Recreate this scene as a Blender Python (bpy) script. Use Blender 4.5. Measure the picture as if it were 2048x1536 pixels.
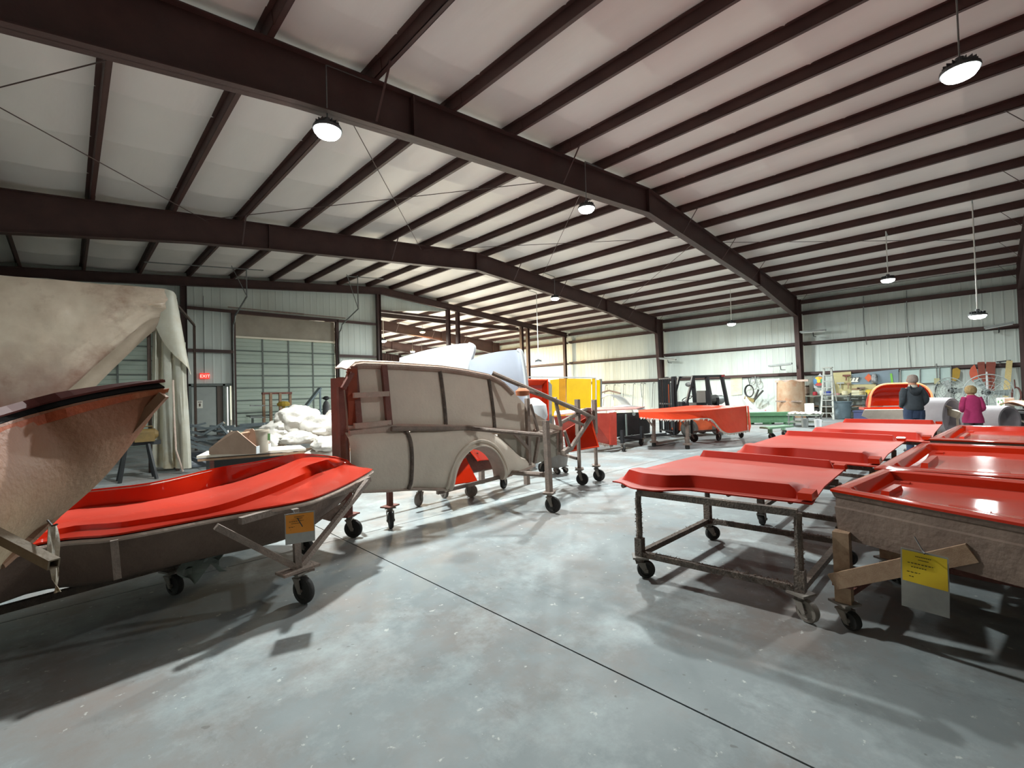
import bpy, math, random
from mathutils import Vector, Matrix, noise, Euler
random.seed(7)
C = bpy.context.scene.collection
D = bpy.data
for o in list(D.objects): D.objects.remove(o)
PI = math.pi

# ---------------------------------------------------------------- camera, world, exposure
cam_d = D.cameras.new('camera'); cam = D.objects.new('camera', cam_d); C.objects.link(cam)
cam_d.sensor_width = 36; cam_d.lens = 36 * 918.4 / 2048; cam_d.clip_end = 300; cam_d.clip_start = .05
yaw, pitch, roll = .7695, .0187, -.0286
_f = Vector((math.sin(yaw) * math.cos(pitch), math.cos(yaw) * math.cos(pitch), math.sin(pitch)))
_r = Vector((math.cos(yaw), -math.sin(yaw), 0)); _u = _r.cross(_f)
_r2 = _r * math.cos(roll) + _u * math.sin(roll); _u2 = -_r * math.sin(roll) + _u * math.cos(roll)
cam.matrix_world = Matrix(((_r2.x, _u2.x, -_f.x, 0), (_r2.y, _u2.y, -_f.y, 0), (_r2.z, _u2.z, -_f.z, 1.62), (0, 0, 0, 1)))
sc = bpy.context.scene
sc.camera = cam
w = D.worlds.new('world'); sc.world = w; w.use_nodes = True
w.node_tree.nodes['Background'].inputs[0].default_value = (.5, .55, .6, 1)
w.node_tree.nodes['Background'].inputs[1].default_value = .01
sc.view_settings.view_transform = 'Standard'; sc.view_settings.look = 'None'
sc.view_settings.gamma = 1; sc.view_settings.use_curve_mapping = False
sc.view_settings.exposure = .38
try:
    sc.cycles.use_denoising = True
    sc.cycles.max_bounces = 8; sc.cycles.diffuse_bounces = 6; sc.cycles.glossy_bounces = 3
    sc.cycles.sample_clamp_indirect = 4
except Exception: pass
# lamp table: x, y, z of the lens, stem length, watts, colour
COOL = (.92, 1.0, .985); WARM = (1.0, .72, .36); NEUT = (1, .96, .88)
LAMP_W = 400
LAMPS = [
    ((2.752,6.553,5.5), .25, 1.45, COOL, 'high bay lamp under the near roof frame, leftmost bright lamp over the van mold'),
    ((8.833,6.423,5.9), .3, 1.7, COOL, 'high bay lamp under the near roof frame below the ridge'),
    ((8.341,0.103,5.6), 1.0, .45, COOL, 'large high bay lamp overhead at upper right, nearest the camera'),
    ((19.605,2.157,5), 1.3, 1.0, COOL, 'high bay lamp on short stem near the right wall'),
    ((23.09,8.47,4.63), 1.66, 1.0, COOL, 'high bay lamp on a cord in front of the right wall above the forklift'),
    ((18.7,.11,3.43), 3.0, .75, COOL, 'high bay lamp hung low on a long white pole above the people'),
    ((17.62,16.17,3.15), 3.5, 1.5, NEUT, 'high bay lamp hung low on a long pole before the warm lit bay'),
    ((16.186,13.698,5.9), .35, 2.9, COOL, 'small high bay lamp peeking out under the second roof frame'),
    ((18.532,28.3,6.197), .5, 11.0, WARM, 'orange glowing lamp under a roof frame in the room beyond'),
    ((14.977,27.5,5.257), .8, 7, NEUT, 'white lamp beside the endwall column in the room beyond'),
    ((20.589,33,5.262), 2.2, 9, NEUT, 'white lamp hung on a cord in the room beyond'),
    ((21.5,33,5.2), .6, 8, NEUT, 'added unseen fill lamp in the room beyond'),  # added fill, no seen source: brightens the room beyond
    ((14.5,-6.2,5.6), .6, .05, COOL, 'added unseen fill lamp behind the camera'),  # added weak fill from behind the view, no known lamp there
]

# ---------------------------------------------------------------- materials
def lin(c):
    return tuple((v / 12.92 if v <= .04045 else ((v + .055) / 1.055) ** 2.4) for v in c)
def hexc(h):
    return lin(tuple(int(h[i:i+2], 16) / 255 for i in (0, 2, 4)))
MATS = {}
def mat(name, c1, c2=None, scale=3.0, rough=.6, bump=0.0, bscale=None, metal=0.0, coat=0.0, c3=None, c3amt=.45, stretch=(1,1,1), dust=None, zgrad=None, trans=0.0, spec=.5, detail=5, subs=0, contrast=(.35,.68)):
    if name in MATS: return MATS[name]
    m = D.materials.new(name); m.use_nodes = True
    nt = m.node_tree; N = nt.nodes; L = nt.links
    b = N['Principled BSDF']
    c1 = hexc(c1); c2 = hexc(c2) if c2 else c1
    b.inputs['Roughness'].default_value = rough; b.inputs['Metallic'].default_value = metal
    b.inputs['Coat Weight'].default_value = coat; b.inputs['Specular IOR Level'].default_value = spec
    b.inputs['Coat Roughness'].default_value = .08
    tc = N.new('ShaderNodeTexCoord'); mp = N.new('ShaderNodeMapping'); mp.inputs['Scale'].default_value = stretch
    L.new(tc.outputs['Object'], mp.inputs['Vector'])
    no = N.new('ShaderNodeTexNoise'); no.inputs['Scale'].default_value = scale; no.inputs['Detail'].default_value = detail
    no.inputs['Roughness'].default_value = .62
    L.new(mp.outputs[0], no.inputs['Vector'])
    rp = N.new('ShaderNodeValToRGB'); rp.color_ramp.elements[0].position = contrast[0]; rp.color_ramp.elements[1].position = contrast[1]
    rp.color_ramp.elements[0].color = (*c1, 1); rp.color_ramp.elements[1].color = (*c2, 1)
    L.new(no.outputs['Fac'], rp.inputs[0]); col = rp.outputs[0]
    if c3:
        n2 = N.new('ShaderNodeTexNoise'); n2.inputs['Scale'].default_value = scale * .37; n2.inputs['Detail'].default_value = 6
        n2.inputs['Roughness'].default_value = .7
        L.new(mp.outputs[0], n2.inputs['Vector'])
        r2 = N.new('ShaderNodeValToRGB'); r2.color_ramp.elements[0].position = 1 - c3amt; r2.color_ramp.elements[1].position = min(1, 1 - c3amt + .18)
        L.new(n2.outputs['Fac'], r2.inputs[0])
        mx = N.new('ShaderNodeMixRGB'); mx.inputs[2].default_value = (*hexc(c3), 1)
        L.new(r2.outputs[0], mx.inputs[0]); L.new(col, mx.inputs[1]); col = mx.outputs[0]
    if zgrad:       # overspray settled towards one height (real stain): from z0 none to z1 full
        gz = N.new('ShaderNodeNewGeometry'); sz = N.new('ShaderNodeSeparateXYZ'); L.new(gz.outputs['Position'], sz.inputs[0])
        nz = N.new('ShaderNodeTexNoise'); nz.inputs['Scale'].default_value = 2.2; nz.inputs['Detail'].default_value = 6; L.new(tc.outputs['Object'], nz.inputs['Vector'])
        az = N.new('ShaderNodeMath'); az.operation = 'MULTIPLY_ADD'; az.inputs[1].default_value = abs(zgrad[0] - zgrad[1]) * .9; L.new(nz.outputs['Fac'], az.inputs[0]); L.new(sz.outputs[2], az.inputs[2])
        rz_ = N.new('ShaderNodeMapRange'); k_ = abs(zgrad[0] - zgrad[1]) * .45; rz_.inputs[1].default_value = zgrad[0] + k_; rz_.inputs[2].default_value = zgrad[1] + k_; rz_.inputs[4].default_value = .8; L.new(az.outputs[0], rz_.inputs[0])
        mg = N.new('ShaderNodeMixRGB'); mg.inputs[2].default_value = (*hexc(zgrad[2]), 1); L.new(rz_.outputs[0], mg.inputs[0]); L.new(col, mg.inputs[1]); col = mg.outputs[0]
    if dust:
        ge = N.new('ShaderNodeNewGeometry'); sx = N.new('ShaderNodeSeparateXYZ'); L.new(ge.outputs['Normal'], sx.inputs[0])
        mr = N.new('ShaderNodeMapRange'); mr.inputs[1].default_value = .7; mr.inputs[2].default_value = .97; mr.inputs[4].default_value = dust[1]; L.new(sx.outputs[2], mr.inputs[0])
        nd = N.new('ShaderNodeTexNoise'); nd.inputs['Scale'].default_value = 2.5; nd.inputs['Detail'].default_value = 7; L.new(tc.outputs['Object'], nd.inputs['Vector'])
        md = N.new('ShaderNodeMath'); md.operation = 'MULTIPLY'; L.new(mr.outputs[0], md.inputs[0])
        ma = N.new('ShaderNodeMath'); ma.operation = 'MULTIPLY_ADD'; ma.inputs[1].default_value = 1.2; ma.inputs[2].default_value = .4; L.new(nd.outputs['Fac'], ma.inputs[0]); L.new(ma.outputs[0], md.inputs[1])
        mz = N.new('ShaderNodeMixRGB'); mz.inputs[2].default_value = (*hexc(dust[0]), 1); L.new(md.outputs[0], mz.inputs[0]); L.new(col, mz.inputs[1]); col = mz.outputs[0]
    L.new(col, b.inputs['Base Color'])
    if bump:
        n3 = N.new('ShaderNodeTexNoise'); n3.inputs['Scale'].default_value = bscale or scale * 8; n3.inputs['Detail'].default_value = 4
        L.new(mp.outputs[0], n3.inputs['Vector'])
        bp = N.new('ShaderNodeBump'); bp.inputs['Strength'].default_value = bump; bp.inputs['Distance'].default_value = .02
        L.new(n3.outputs['Fac'], bp.inputs['Height']); L.new(bp.outputs[0], b.inputs['Normal'])
    if trans:
        tr = N.new('ShaderNodeBsdfTranslucent'); L.new(col, tr.inputs[0])
        ms = N.new('ShaderNodeMixShader'); ms.inputs[0].default_value = trans
        L.new(b.outputs[0], ms.inputs[1]); L.new(tr.outputs[0], ms.inputs[2]); L.new(ms.outputs[0], N['Material Output'].inputs[0])
    MATS[name] = m
    return m
def emat(name, c, s):
    m = D.materials.new(name); m.use_nodes = True
    b = m.node_tree.nodes['Principled BSDF']; b.inputs['Base Color'].default_value = (*c, 1)
    b.inputs['Emission Color'].default_value = (*c, 1); b.inputs['Emission Strength'].default_value = s
    MATS[name] = m
    return m

steel = mat('painted_steel_maroon', '472f2b', '3a2522', 2.0, .55, .15, 30, c3='5a4742', c3amt=.36)
purl_m = mat('purlin_maroon', '3f2724', '4c302b', 1.5, .55, 0)
redm = mat('red_gelcoat', 'b8270e', 'ac230c', 1.2, .08, 0, spec=.3, dust=('b4746a', .24))
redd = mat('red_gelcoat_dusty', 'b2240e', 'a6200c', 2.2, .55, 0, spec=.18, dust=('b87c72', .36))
redb = mat('burgundy_gelcoat', '8c2b20', '9c3a2c', 2.5, .45, .1, c3='74241b')
orangem = mat('orange_gelcoat', 'e8421a', 'd83c14', 2.0, .5, .08, 40, c3='e2522c')
yellowm = mat('yellow_gelcoat', 'f0c400', 'e0b000', 1.2, .4, 0, c3='d09a10', c3amt=.46)
glass_f = mat('raw_fibreglass_grey', 'dccdbd', 'cfc0b2', 1.6, .85, .2, 26, c3='dccfbf', c3amt=.5)
glass_p = mat('raw_fibreglass_pinkish', 'b8a498', 'a8968a', 5, .9, .6, 22, c3='b8988a', c3amt=.5)
glass_t = mat('raw_fibreglass_tan', 'a88a70', '98785e', 1.5, .75, .3, 40, c3='8d5f48', c3amt=.5)
glass_d = mat('raw_fibreglass_brown', '7d685c', '6c584e', 2.5, .85, .4, 24, c3='8a7a6e')
rustor = mat('rusty_orange_rim', 'c05a2c', '9a4426', 6, .7, .3, 40, c3='b8744c', c3amt=.5)
pipe_m = mat('dusty_frame_pipe', '8d7c71', '766860', 9, .8, .5, 60, c3='9c867a')
pipe_r = mat('red_brown_frame_pipe', '7a4a40', '6c4038', 7, .7, .3, 50, c3='876056')
pipe_d = mat('dark_overspray_pipe', '6e625a', '5a504a', 14, .95, .9, 70, c3='857468', c3amt=.5)
rubber = mat('black_rubber', '22201f', '2e2b29', 8, .75, .2)
wheel_m = mat('grey_caster_hub', '857c74', '6f6760', 8, .6, .1)
fluff = mat('overspray_fibre', '8a7367', '77635a', 40, 1, .8, 90)
wood_m = mat('weathered_lumber', 'a88a70', '94745c', 4, .8, .2, 40, stretch=(1,6,6), c3='80604c')
pine = mat('pale_lumber', 'cdbb86', 'bda876', 4, .7, .1, stretch=(6,6,1))
ply = mat('rusty_plywood', 'a8937c', '9a7a60', 3, .85, .3, c3='a0603c', c3amt=.5)
white_p = mat('white_gelcoat', 'c6c8ca', 'bec1c4', 2, .45, 0)
white_bag = mat('white_poly_bag', 'e2dcd4', 'd0c8c0', 4, .4, .9, 9, trans=.15)
plastic = mat('plastic_sheeting', 'e2d2c0', 'cdb8a4', 1.3, .28, .6, 5, c3='a07c66', c3amt=.5, trans=.35, zgrad=(2.9, 1.5, '7d3a32'))
plastic_w = mat('plastic_sheeting_clean', 'e6e4da', 'd6d0c0', 2, .35, .3, 8, trans=.4, c3='c8b48c', c3amt=.42)
tape_m = mat('clear_sleeve', 'b5b2ac', 'a09c98', 5, .25, .05, trans=.2)
orange_paper = mat('orange_paper', 'e8953a', 'e08a30', 3, .8)
yellow_paper = mat('yellow_paper', 'e2c22a', 'e0b428', 3, .8, c3='d89a30', c3amt=.42)
ink = mat('ink', '4a3c20', None, 3, .8)
blackm = mat('black_metal', '1d1e20', '26272a', 4, .5, .1)
darkm = mat('dark_part_and_shade', '151212', '1c1817', 4, .9)  # dark parts, and solid fills standing in for shade in hollows
galv = mat('galvanised_steel', '8e9290', '7c807f', 8, .45, .1, metal=.6)
alum = mat('aluminium', 'b8bab4', 'a4a6a0', 6, .4, 0, metal=.5)
grey_p = mat('grey_plastic', '6c7378', '60676c', 3, .5)
green_m = mat('pale_green_paint', '8cb494', '7fa888', 4, .6, .1)
green_d = mat('green_machine_paint', '4f7d58', '466f4e', 4, .6, .1, c3='5f8c66')
paper_w = mat('white_paper', 'ecebe2', 'e2e0d4', 3, .8)
wall_m = mat('white_vinyl_insulation', 'cdd6d0', 'c0c9c3', .8, .38, .12, 3, stretch=(2,2,.25), c3='bcc1b8', c3amt=.45)
ceil_m = mat('white_vinyl_ceiling', 'dad4d0', 'cfc9c5', .7, .4, .25, 5, stretch=(1,.25,1), c3='c4beb8', c3amt=.4)
door_m = mat('grey_green_door_steel', 'b6c4b8', 'aab8ac', 1.2, .5, .05, stretch=(.3,1,4), c3='8f9b90')
frame_g = mat('door_frame_grey', '6c7570', '5e6662', 3, .5)

# ---------------------------------------------------------------- mesh builder
class G:
    def __init__(s): s.v = []; s.f = []
    def add(s, vs, fs):
        n = len(s.v); s.v += [tuple(p) for p in vs]; s.f += [tuple(i + n for i in f) for f in fs]; return s
    def box(s, c, d, rz=0.0, rot=None):
        R = rot if rot is not None else Matrix.Rotation(rz, 3, 'Z')
        vs = [Vector(c) + R @ Vector((x * d[0] / 2, y * d[1] / 2, z * d[2] / 2)) for x in (-1, 1) for y in (-1, 1) for z in (-1, 1)]
        return s.add(vs, [(0,1,3,2),(4,6,7,5),(0,4,5,1),(2,3,7,6),(0,2,6,4),(1,5,7,3)])
    def mm(s, a, b):
        return s.box([(p + q) / 2 for p, q in zip(a, b)], [abs(q - p) for p, q in zip(a, b)])
    def bar(s, p, q, a=.05, b=None, up=(0,0,1)):
        b = a if b is None else b
        p = Vector(p); q = Vector(q); z = (q - p); ln = z.length; z.normalize(); u = Vector(up)
        if abs(z.dot(u)) > .97: u = Vector((1, 0, 0))
        x = z.cross(u).normalized(); y = x.cross(z)
        return s.box((p + q) / 2, (a, b, ln), rot=Matrix((x, y, z)).transposed())
    def tube(s, p, q, r=.025, n=8, r2=None):
        return s.path([p, q], r, n, r2=r2)
    def path(s, pts, r=.025, n=8, caps=True, r2=None):
        pts = [Vector(p) for p in pts]; m = len(pts); vs = []; fs = []; px = None
        for i, p in enumerate(pts):
            d = (pts[min(i + 1, m - 1)] - pts[max(i - 1, 0)]).normalized()
            if px is None:
                u = Vector((0, 0, 1)) if abs(d.z) < .9 else Vector((1, 0, 0))
                px = d.cross(u).normalized()
            else:
                px = (px - d * px.dot(d)).normalized()
            y = d.cross(px); rr = r if r2 is None else r + (r2 - r) * i / (m - 1)
            if isinstance(r, (list, tuple)): rr = r[i]
            vs += [p + (px * math.cos(2 * PI * k / n) + y * math.sin(2 * PI * k / n)) * rr for k in range(n)]
        for i in range(m - 1):
            for k in range(n):
                k2 = (k + 1) % n; fs.append((i*n+k, i*n+k2, (i+1)*n+k2, (i+1)*n+k))
        if caps: fs += [tuple(range(n - 1, -1, -1)), tuple(range((m-1)*n, m*n))]
        return s.add(vs, fs)
    def lathe(s, prof, c=(0,0,0), ax='Z', n=20, caps=True):
        vs = []; fs = []; m = len(prof)
        for (r, h) in prof:
            for k in range(n):
                a = 2 * PI * k / n; p = (r * math.cos(a), r * math.sin(a), h)
                if ax == 'X': p = (p[2], p[0], p[1])
                elif ax == 'Y': p = (p[0], p[2], p[1])
                elif ax != 'Z': p = ax @ Vector(p)
                vs.append(tuple(p[i] + c[i] for i in range(3)))
        for i in range(m - 1):
            for k in range(n):
                k2 = (k + 1) % n; fs.append((i*n+k, i*n+k2, (i+1)*n+k2, (i+1)*n+k))
        if caps: fs += [tuple(range(n - 1, -1, -1)), tuple(range((m-1)*n, m*n))]
        return s.add(vs, fs)
    def prism(s, poly, vec):
        n = len(poly); a = [Vector(p) for p in poly]; b = [p + Vector(vec) for p in a]
        return s.add(a + b, [tuple(range(n)), tuple(range(2*n-1, n-1, -1))] + [(i, i + n, (i+1) % n + n, (i+1) % n) for i in range(n)])
    def grid(s, rows):
        m = len(rows); n = len(rows[0])
        return s.add([p for r in rows for p in r], [(i*n+j, i*n+j+1, (i+1)*n+j+1, (i+1)*n+j) for i in range(m-1) for j in range(n-1)])
    def shell(s, rows, t):
        """A sheet of real thickness: the grid, its copy moved by t (vector or signed distance along normals) and the rim."""
        m = len(rows); n = len(rows[0]); P = [[Vector(p) for p in r] for r in rows]; Q = []
        for i in range(m):
            q = []
            for j in range(n):
                if isinstance(t, (tuple, list)): q.append(P[i][j] + Vector(t)); continue
                a = P[min(i+1, m-1)][j] - P[max(i-1, 0)][j]; b = P[i][min(j+1, n-1)] - P[i][max(j-1, 0)]
                k = a.cross(b); k = k.normalized() if k.length > 1e-9 else Vector((0, 0, 1))
                q.append(P[i][j] + k * t)
            Q.append(q)
        vs = [p for r in P for p in r] + [p for r in Q for p in r]; o = m * n
        fs = [(i*n+j, i*n+j+1, (i+1)*n+j+1, (i+1)*n+j) for i in range(m-1) for j in range(n-1)]
        fs += [tuple(x + o for x in reversed(f)) for f in fs]
        rim = [j for j in range(n)] + [i*n+n-1 for i in range(1, m)] + [(m-1)*n+j for j in range(n-2, -1, -1)] + [i*n for i in range(m-2, 0, -1)]
        for a, b in zip(rim, rim[1:] + rim[:1]): fs.append((b, a, a + o, b + o))
        return s.add(vs, fs)
    def build(s, name, m, parent=None, smooth=False, kind=None, origin=None):
        me = D.meshes.new(name)
        off = Vector(origin) if origin is not None else world_off(parent)
        me.from_pydata([tuple(Vector(p) - off) for p in s.v], [], s.f); me.update()
        if smooth:
            me.polygons.foreach_set('use_smooth', [True] * len(me.polygons))
            try: me.set_sharp_from_angle(angle=math.radians(42))
            except Exception: pass
        me.materials.append(m)
        o = D.objects.new(name, me); C.objects.link(o)
        if parent is not None: o.parent = parent
        elif origin is not None: o.location = origin
        if kind: o['kind'] = kind
        return o
def world_off(p):
    v = Vector((0, 0, 0))
    while p is not None: v += p.location; p = p.parent
    return v
def thing(name, label, cat, loc=(0,0,0), group=None, kind=None):
    o = D.objects.new(name, None); C.objects.link(o); o.location = loc
    o.empty_display_size = .2
    o['label'] = label; o['category'] = cat
    if group: o['group'] = group
    if kind: o['kind'] = kind
    return o
def tag(o, label, cat, group=None):
    o['label'] = label; o['category'] = cat
    if group: o['group'] = group
    return o
def solo(g, name, m, label, cat, group=None, smooth=False):
    """a thing that is one mesh, its origin at the middle of its foot"""
    xs, ys, zs = zip(*g.v)
    o = g.build(name, m, None, smooth, origin=((min(xs)+max(xs))/2, (min(ys)+max(ys))/2, min(zs)))
    return tag(o, label, cat, group)
def copy_tree(o, parent=None):
    c = o.copy(); C.objects.link(c)
    if parent is not None: c.parent = parent; c.matrix_parent_inverse = o.matrix_parent_inverse
    for ch in list(o.children): copy_tree(ch, c)
    return c
def lerp(a, b, t): return tuple(x + (y - x) * t for x, y in zip(a, b))
def quad(fl, fr, br, bl, u, v):
    return lerp(lerp(fl, fr, u), lerp(bl, br, u), v)
def interp(xs, ys, x):
    if x <= xs[0]: return ys[0]
    for i in range(len(xs) - 1):
        if x <= xs[i+1]: return ys[i] + (ys[i+1] - ys[i]) * (x - xs[i]) / (xs[i+1] - xs[i])
    return ys[-1]
def smooth_pts(pts, n):
    """Catmull-Rom through points, n samples"""
    P = [Vector(p) for p in pts]; m = len(P) - 1; out = []
    for k in range(n):
        t = k / (n - 1) * m; i = min(int(t), m - 1); f = t - i
        a, b, c, d = P[max(i-1, 0)], P[i], P[i+1], P[min(i+2, m)]
        out.append(tuple(.5 * ((2*b) + (c - a) * f + (2*a - 5*b + 4*c - d) * f*f + (3*b - a - 3*c + d) * f**3)))
    return out
def caster(parent, x, y, top=.28, r=.1, a=0.0, brake=True, z0=0.0, dark=True):
    """part caster (fork and plate) with its wheel as a sub-part"""
    ca, sa = math.cos(a), math.sin(a)
    def P(u, v, z): return (x + u * ca - v * sa, y + u * sa + v * ca, z + z0)
    g = G()
    g.box(P(0, 0, top - .01), (.13, .13, .015), a)
    g.tube(P(0, 0, top - .02), P(0, 0, top - .055), .035, 10)
    for s in (-1, 1):
        g.prism([P(-.035, s*.036, top - .05), P(.035, s*.036, top - .05), P(-.03, s*.036, r - .02), P(-.06, s*.036, r - .02)], Vector((-sa * s * .008, ca * s * .008, 0)))
    g.box(P(0, 0, top - .055), (.08, .08, .012), a)
    g.tube(P(-.045, -.05, r), P(-.045, .05, r), .014, 8)
    c = g.build('caster', wheel_m, parent)
    wv = G(); ctr = P(-.045, 0, r)
    R = Matrix.Rotation(a, 3, 'Z') @ Matrix.Rotation(PI / 2, 3, 'X')
    wv.lathe([(r*.3, -.024), (r*.62, -.018), (r*.66, -.026), (r*.93, -.024), (r, -.012), (r, .012), (r*.93, .024), (r*.66, .026), (r*.62, .018), (r*.3, .024)], ctr, R, 24)
    wv.build('wheel', rubber if dark else wheel_m, c, True)
    return c

# ---------------------------------------------------------------- building shell
RID, ZR, SL = 11.88, 7.30, .0877
XL, XR, Y0, YE, YF = -3.45, 27.25, -16.32, 21.8, 44.66
FY = [6.56 + 7.62 * k for k in range(-2, 6)]           # portal frames
def raft(x): return ZR - SL * abs(x - RID)             # top of the rafters, foot of the purlins
def struct(name, g, m, parent=None, smooth=False):
    o = g.build(name, m, parent, smooth)
    if parent is None: o['kind'] = 'structure'
    return o

# concrete
def concrete():
    m = D.materials.new('dusty_concrete'); m.use_nodes = True
    nt = m.node_tree; N = nt.nodes; L = nt.links; b = N['Principled BSDF']
    tc = N.new('ShaderNodeTexCoord')
    def noise_(s, d=6, r=.6, st=(1, 1, 1), off=(0, 0, 0)):
        mp = N.new('ShaderNodeMapping'); mp.inputs['Scale'].default_value = st; mp.inputs['Location'].default_value = off
        L.new(tc.outputs['Object'], mp.inputs[0])
        n = N.new('ShaderNodeTexNoise'); n.inputs['Scale'].default_value = s; n.inputs['Detail'].default_value = d; n.inputs['Roughness'].default_value = r
        L.new(mp.outputs[0], n.inputs['Vector']); return n.outputs['Fac']
    def ramp(src, a, b_, ca=(0, 0, 0), cb=(1, 1, 1)):
        r = N.new('ShaderNodeValToRGB'); r.color_ramp.elements[0].position = a; r.color_ramp.elements[1].position = b_
        r.color_ramp.elements[0].color = (*ca, 1); r.color_ramp.elements[1].color = (*cb, 1); L.new(src, r.inputs[0]); return r.outputs[0]
    def mix(f, a, c):
        x = N.new('ShaderNodeMixRGB'); L.new(f, x.inputs[0]); L.new(a, x.inputs[1])
        if isinstance(c, tuple): x.inputs[2].default_value = (*c, 1)
        else: L.new(c, x.inputs[2])
        return x.outputs[0]
    col = ramp(noise_(.55, 8, .65), .3, .72, hexc('71787a'), hexc('8a9091'))
    col = mix(ramp(noise_(.8, 7, .7, off=(7, 3, 0)), .44, .68, (0,0,0), (.75,.75,.75)), col, hexc('7f7068'))     # reddish dust
    col = mix(ramp(noise_(.9, 8, .72, off=(3, 9, 0)), .5, .68, (0,0,0), (.7,.7,.7)), col, hexc('a4adae'))     # worn pale areas
    col = mix(ramp(noise_(2.6, 9, .8, (1, .35, 1)), .56, .70, (0,0,0), (.5,.5,.5)), col, hexc('5f5b5a'))      # scuffs
    col = mix(ramp(noise_(13, 4, .6), .66, .70, (0,0,0), (.55,.55,.55)), col, hexc('c9c9c4'))            # paint and gelcoat specks
    col = mix(ramp(noise_(11, 2, .5, off=(4, 4, 0)), .725, .75, (0,0,0), (.5,.5,.5)), col, hexc('55504e'))
    b.inputs['Specular IOR Level'].default_value = .35
    L.new(col, b.inputs['Base Color'])
    L.new(ramp(noise_(2.0, 6, .7), .3, .75, (.58,)*3, (.82,)*3), b.inputs['Roughness'])
    bp = N.new('ShaderNodeBump'); bp.inputs['Strength'].default_value = .06; bp.inputs['Distance'].default_value = .01
    L.new(noise_(22, 6, .7), bp.inputs['Height']); L.new(bp.outputs[0], b.inputs['Normal'])
    return m
conc = concrete()
g = G(); g.mm((XL, Y0, -.3), (XR, YF, -.06)); floor = struct('floor', g, darkm)
xj = [XL, 2.25, 9.87, 17.49, XR]; yj = [Y0, -10.04, -2.42, 5.2, 12.82, 20.44, 28.06, 35.68, YF]
for a, b in zip(xj, xj[1:]):
    for c, d in zip(yj, yj[1:]):
        g = G(); e = .006
        g.mm((a + e, c + e, -.16), (b - e, d - e, 0)); g.build('slab', conc, floor)

# roof: vinyl faced insulation sagging between the purlins
purl = sorted([RID - .8 - 1.524 * k for k in range(10)] + [RID + .5 + 1.524 * k for k in range(10)])
nodes = [XL] + purl + [XR]
xs = []
for a, b in zip(nodes, nodes[1:]):
    xs += [(a + (b - a) * k / 8, 4 * (k / 8) * (1 - k / 8)) for k in range(8)]
xs.append((XR, 0))
ys = []
y = Y0
while y < YF:
    ys += [(y, -.012), (y + .05, 0), (y + .9, .006), (y + 1.78, 0)]; y += 1.83
rows = []
for yy, dz in ys:
    near = min(abs(yy - f) for f in FY)
    rows.append([(x, yy, raft(x) + .21 + dz - s * (.055 + .03 * noise.noise((x * .6, yy * .5, 3)))) for x, s in xs])
g = G(); g.shell(rows, (0, 0, .12)); ceiling = struct('ceiling', g, ceil_m, None, True)
def zsec(y0, y1):
    g = G()
    g.mm((-.006, y0, 0), (.006, y1, .2)); g.mm((-.07, y0, .19), (.006, y1, .2)); g.mm((-.006, y0, 0), (.07, y1, .012)); g.mm((.06, y0, 0), (.07, y1, .03))
    return g
pm = None
for k, yy in enumerate(FY[:-1]):
    for x in purl:
        if pm is None:
            pm = zsec(-.35, 7.62 + .35).build('purlin', purl_m, ceiling); o = pm
        else:
            o = pm.copy(); C.objects.link(o); o.parent = ceiling
        o.location = (x + (.008 if k % 2 else 0), yy, raft(x)); o.rotation_euler = (0, (SL if x > RID else -SL), 0)
        if x < RID: o.rotation_euler = (0, -SL, 0)

# portal frames
def beam(g, st, y, fw, wt=.014, ft=.016):
    """tapered I section through stations (x, top, bottom) in the plane y"""
    for (x0, t0, b0), (x1, t1, b1) in zip(st, st[1:]):
        g.prism([(x0, y - wt/2, t0), (x1, y - wt/2, t1), (x1, y - wt/2, b1), (x0, y - wt/2, b0)], (0, wt, 0))
        g.prism([(x0, y - fw/2, t0), (x1, y - fw/2, t1), (x1, y - fw/2, t1 - ft), (x0, y - fw/2, t0 - ft)], (0, fw, 0))
        g.prism([(x0, y - fw/2, b0 + ft), (x1, y - fw/2, b1 + ft), (x1, y - fw/2, b1), (x0, y - fw/2, b0)], (0, fw, 0))
def column(g, xo, xi_top, xi_bot, zt, zi, y, fw=.2, wt=.014, ft=.016):
    s = 1 if xi_top > xo else -1
    g.prism([(xo, y - wt/2, 0), (xi_bot, y - wt/2, 0), (xi_top, y - wt/2, zi), (xi_top, y - wt/2, zt), (xo, y - wt/2, zt)], (0, wt, 0))
    g.prism([(xo, y - fw/2, 0), (xo + s*ft, y - fw/2, 0), (xo + s*ft, y - fw/2, zt), (xo, y - fw/2, zt)], (0, fw, 0))
    g.prism([(xi_bot, y - fw/2, 0), (xi_bot - s*ft, y - fw/2, 0), (xi_top - s*ft, y - fw/2, zi), (xi_top, y - fw/2, zi)], (0, fw, 0))
    g.box(((xo + xi_bot)/2, y, .01), (abs(xo - xi_bot) + .08, .3, .02))
hw = 14.45
def frame_label(i):
    return ['steel roof frame behind the camera', 'steel roof frame over the camera at upper right', 'nearest whole maroon roof frame crossing the picture from upper left', 'second maroon roof frame, above the plastic booth', None, 'maroon roof frame seen first through the opening to the room beyond', 'maroon roof frame seen second through the opening to the room beyond', 'farthest maroon roof frame at the end of the room beyond'][i]
proto = None
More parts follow.
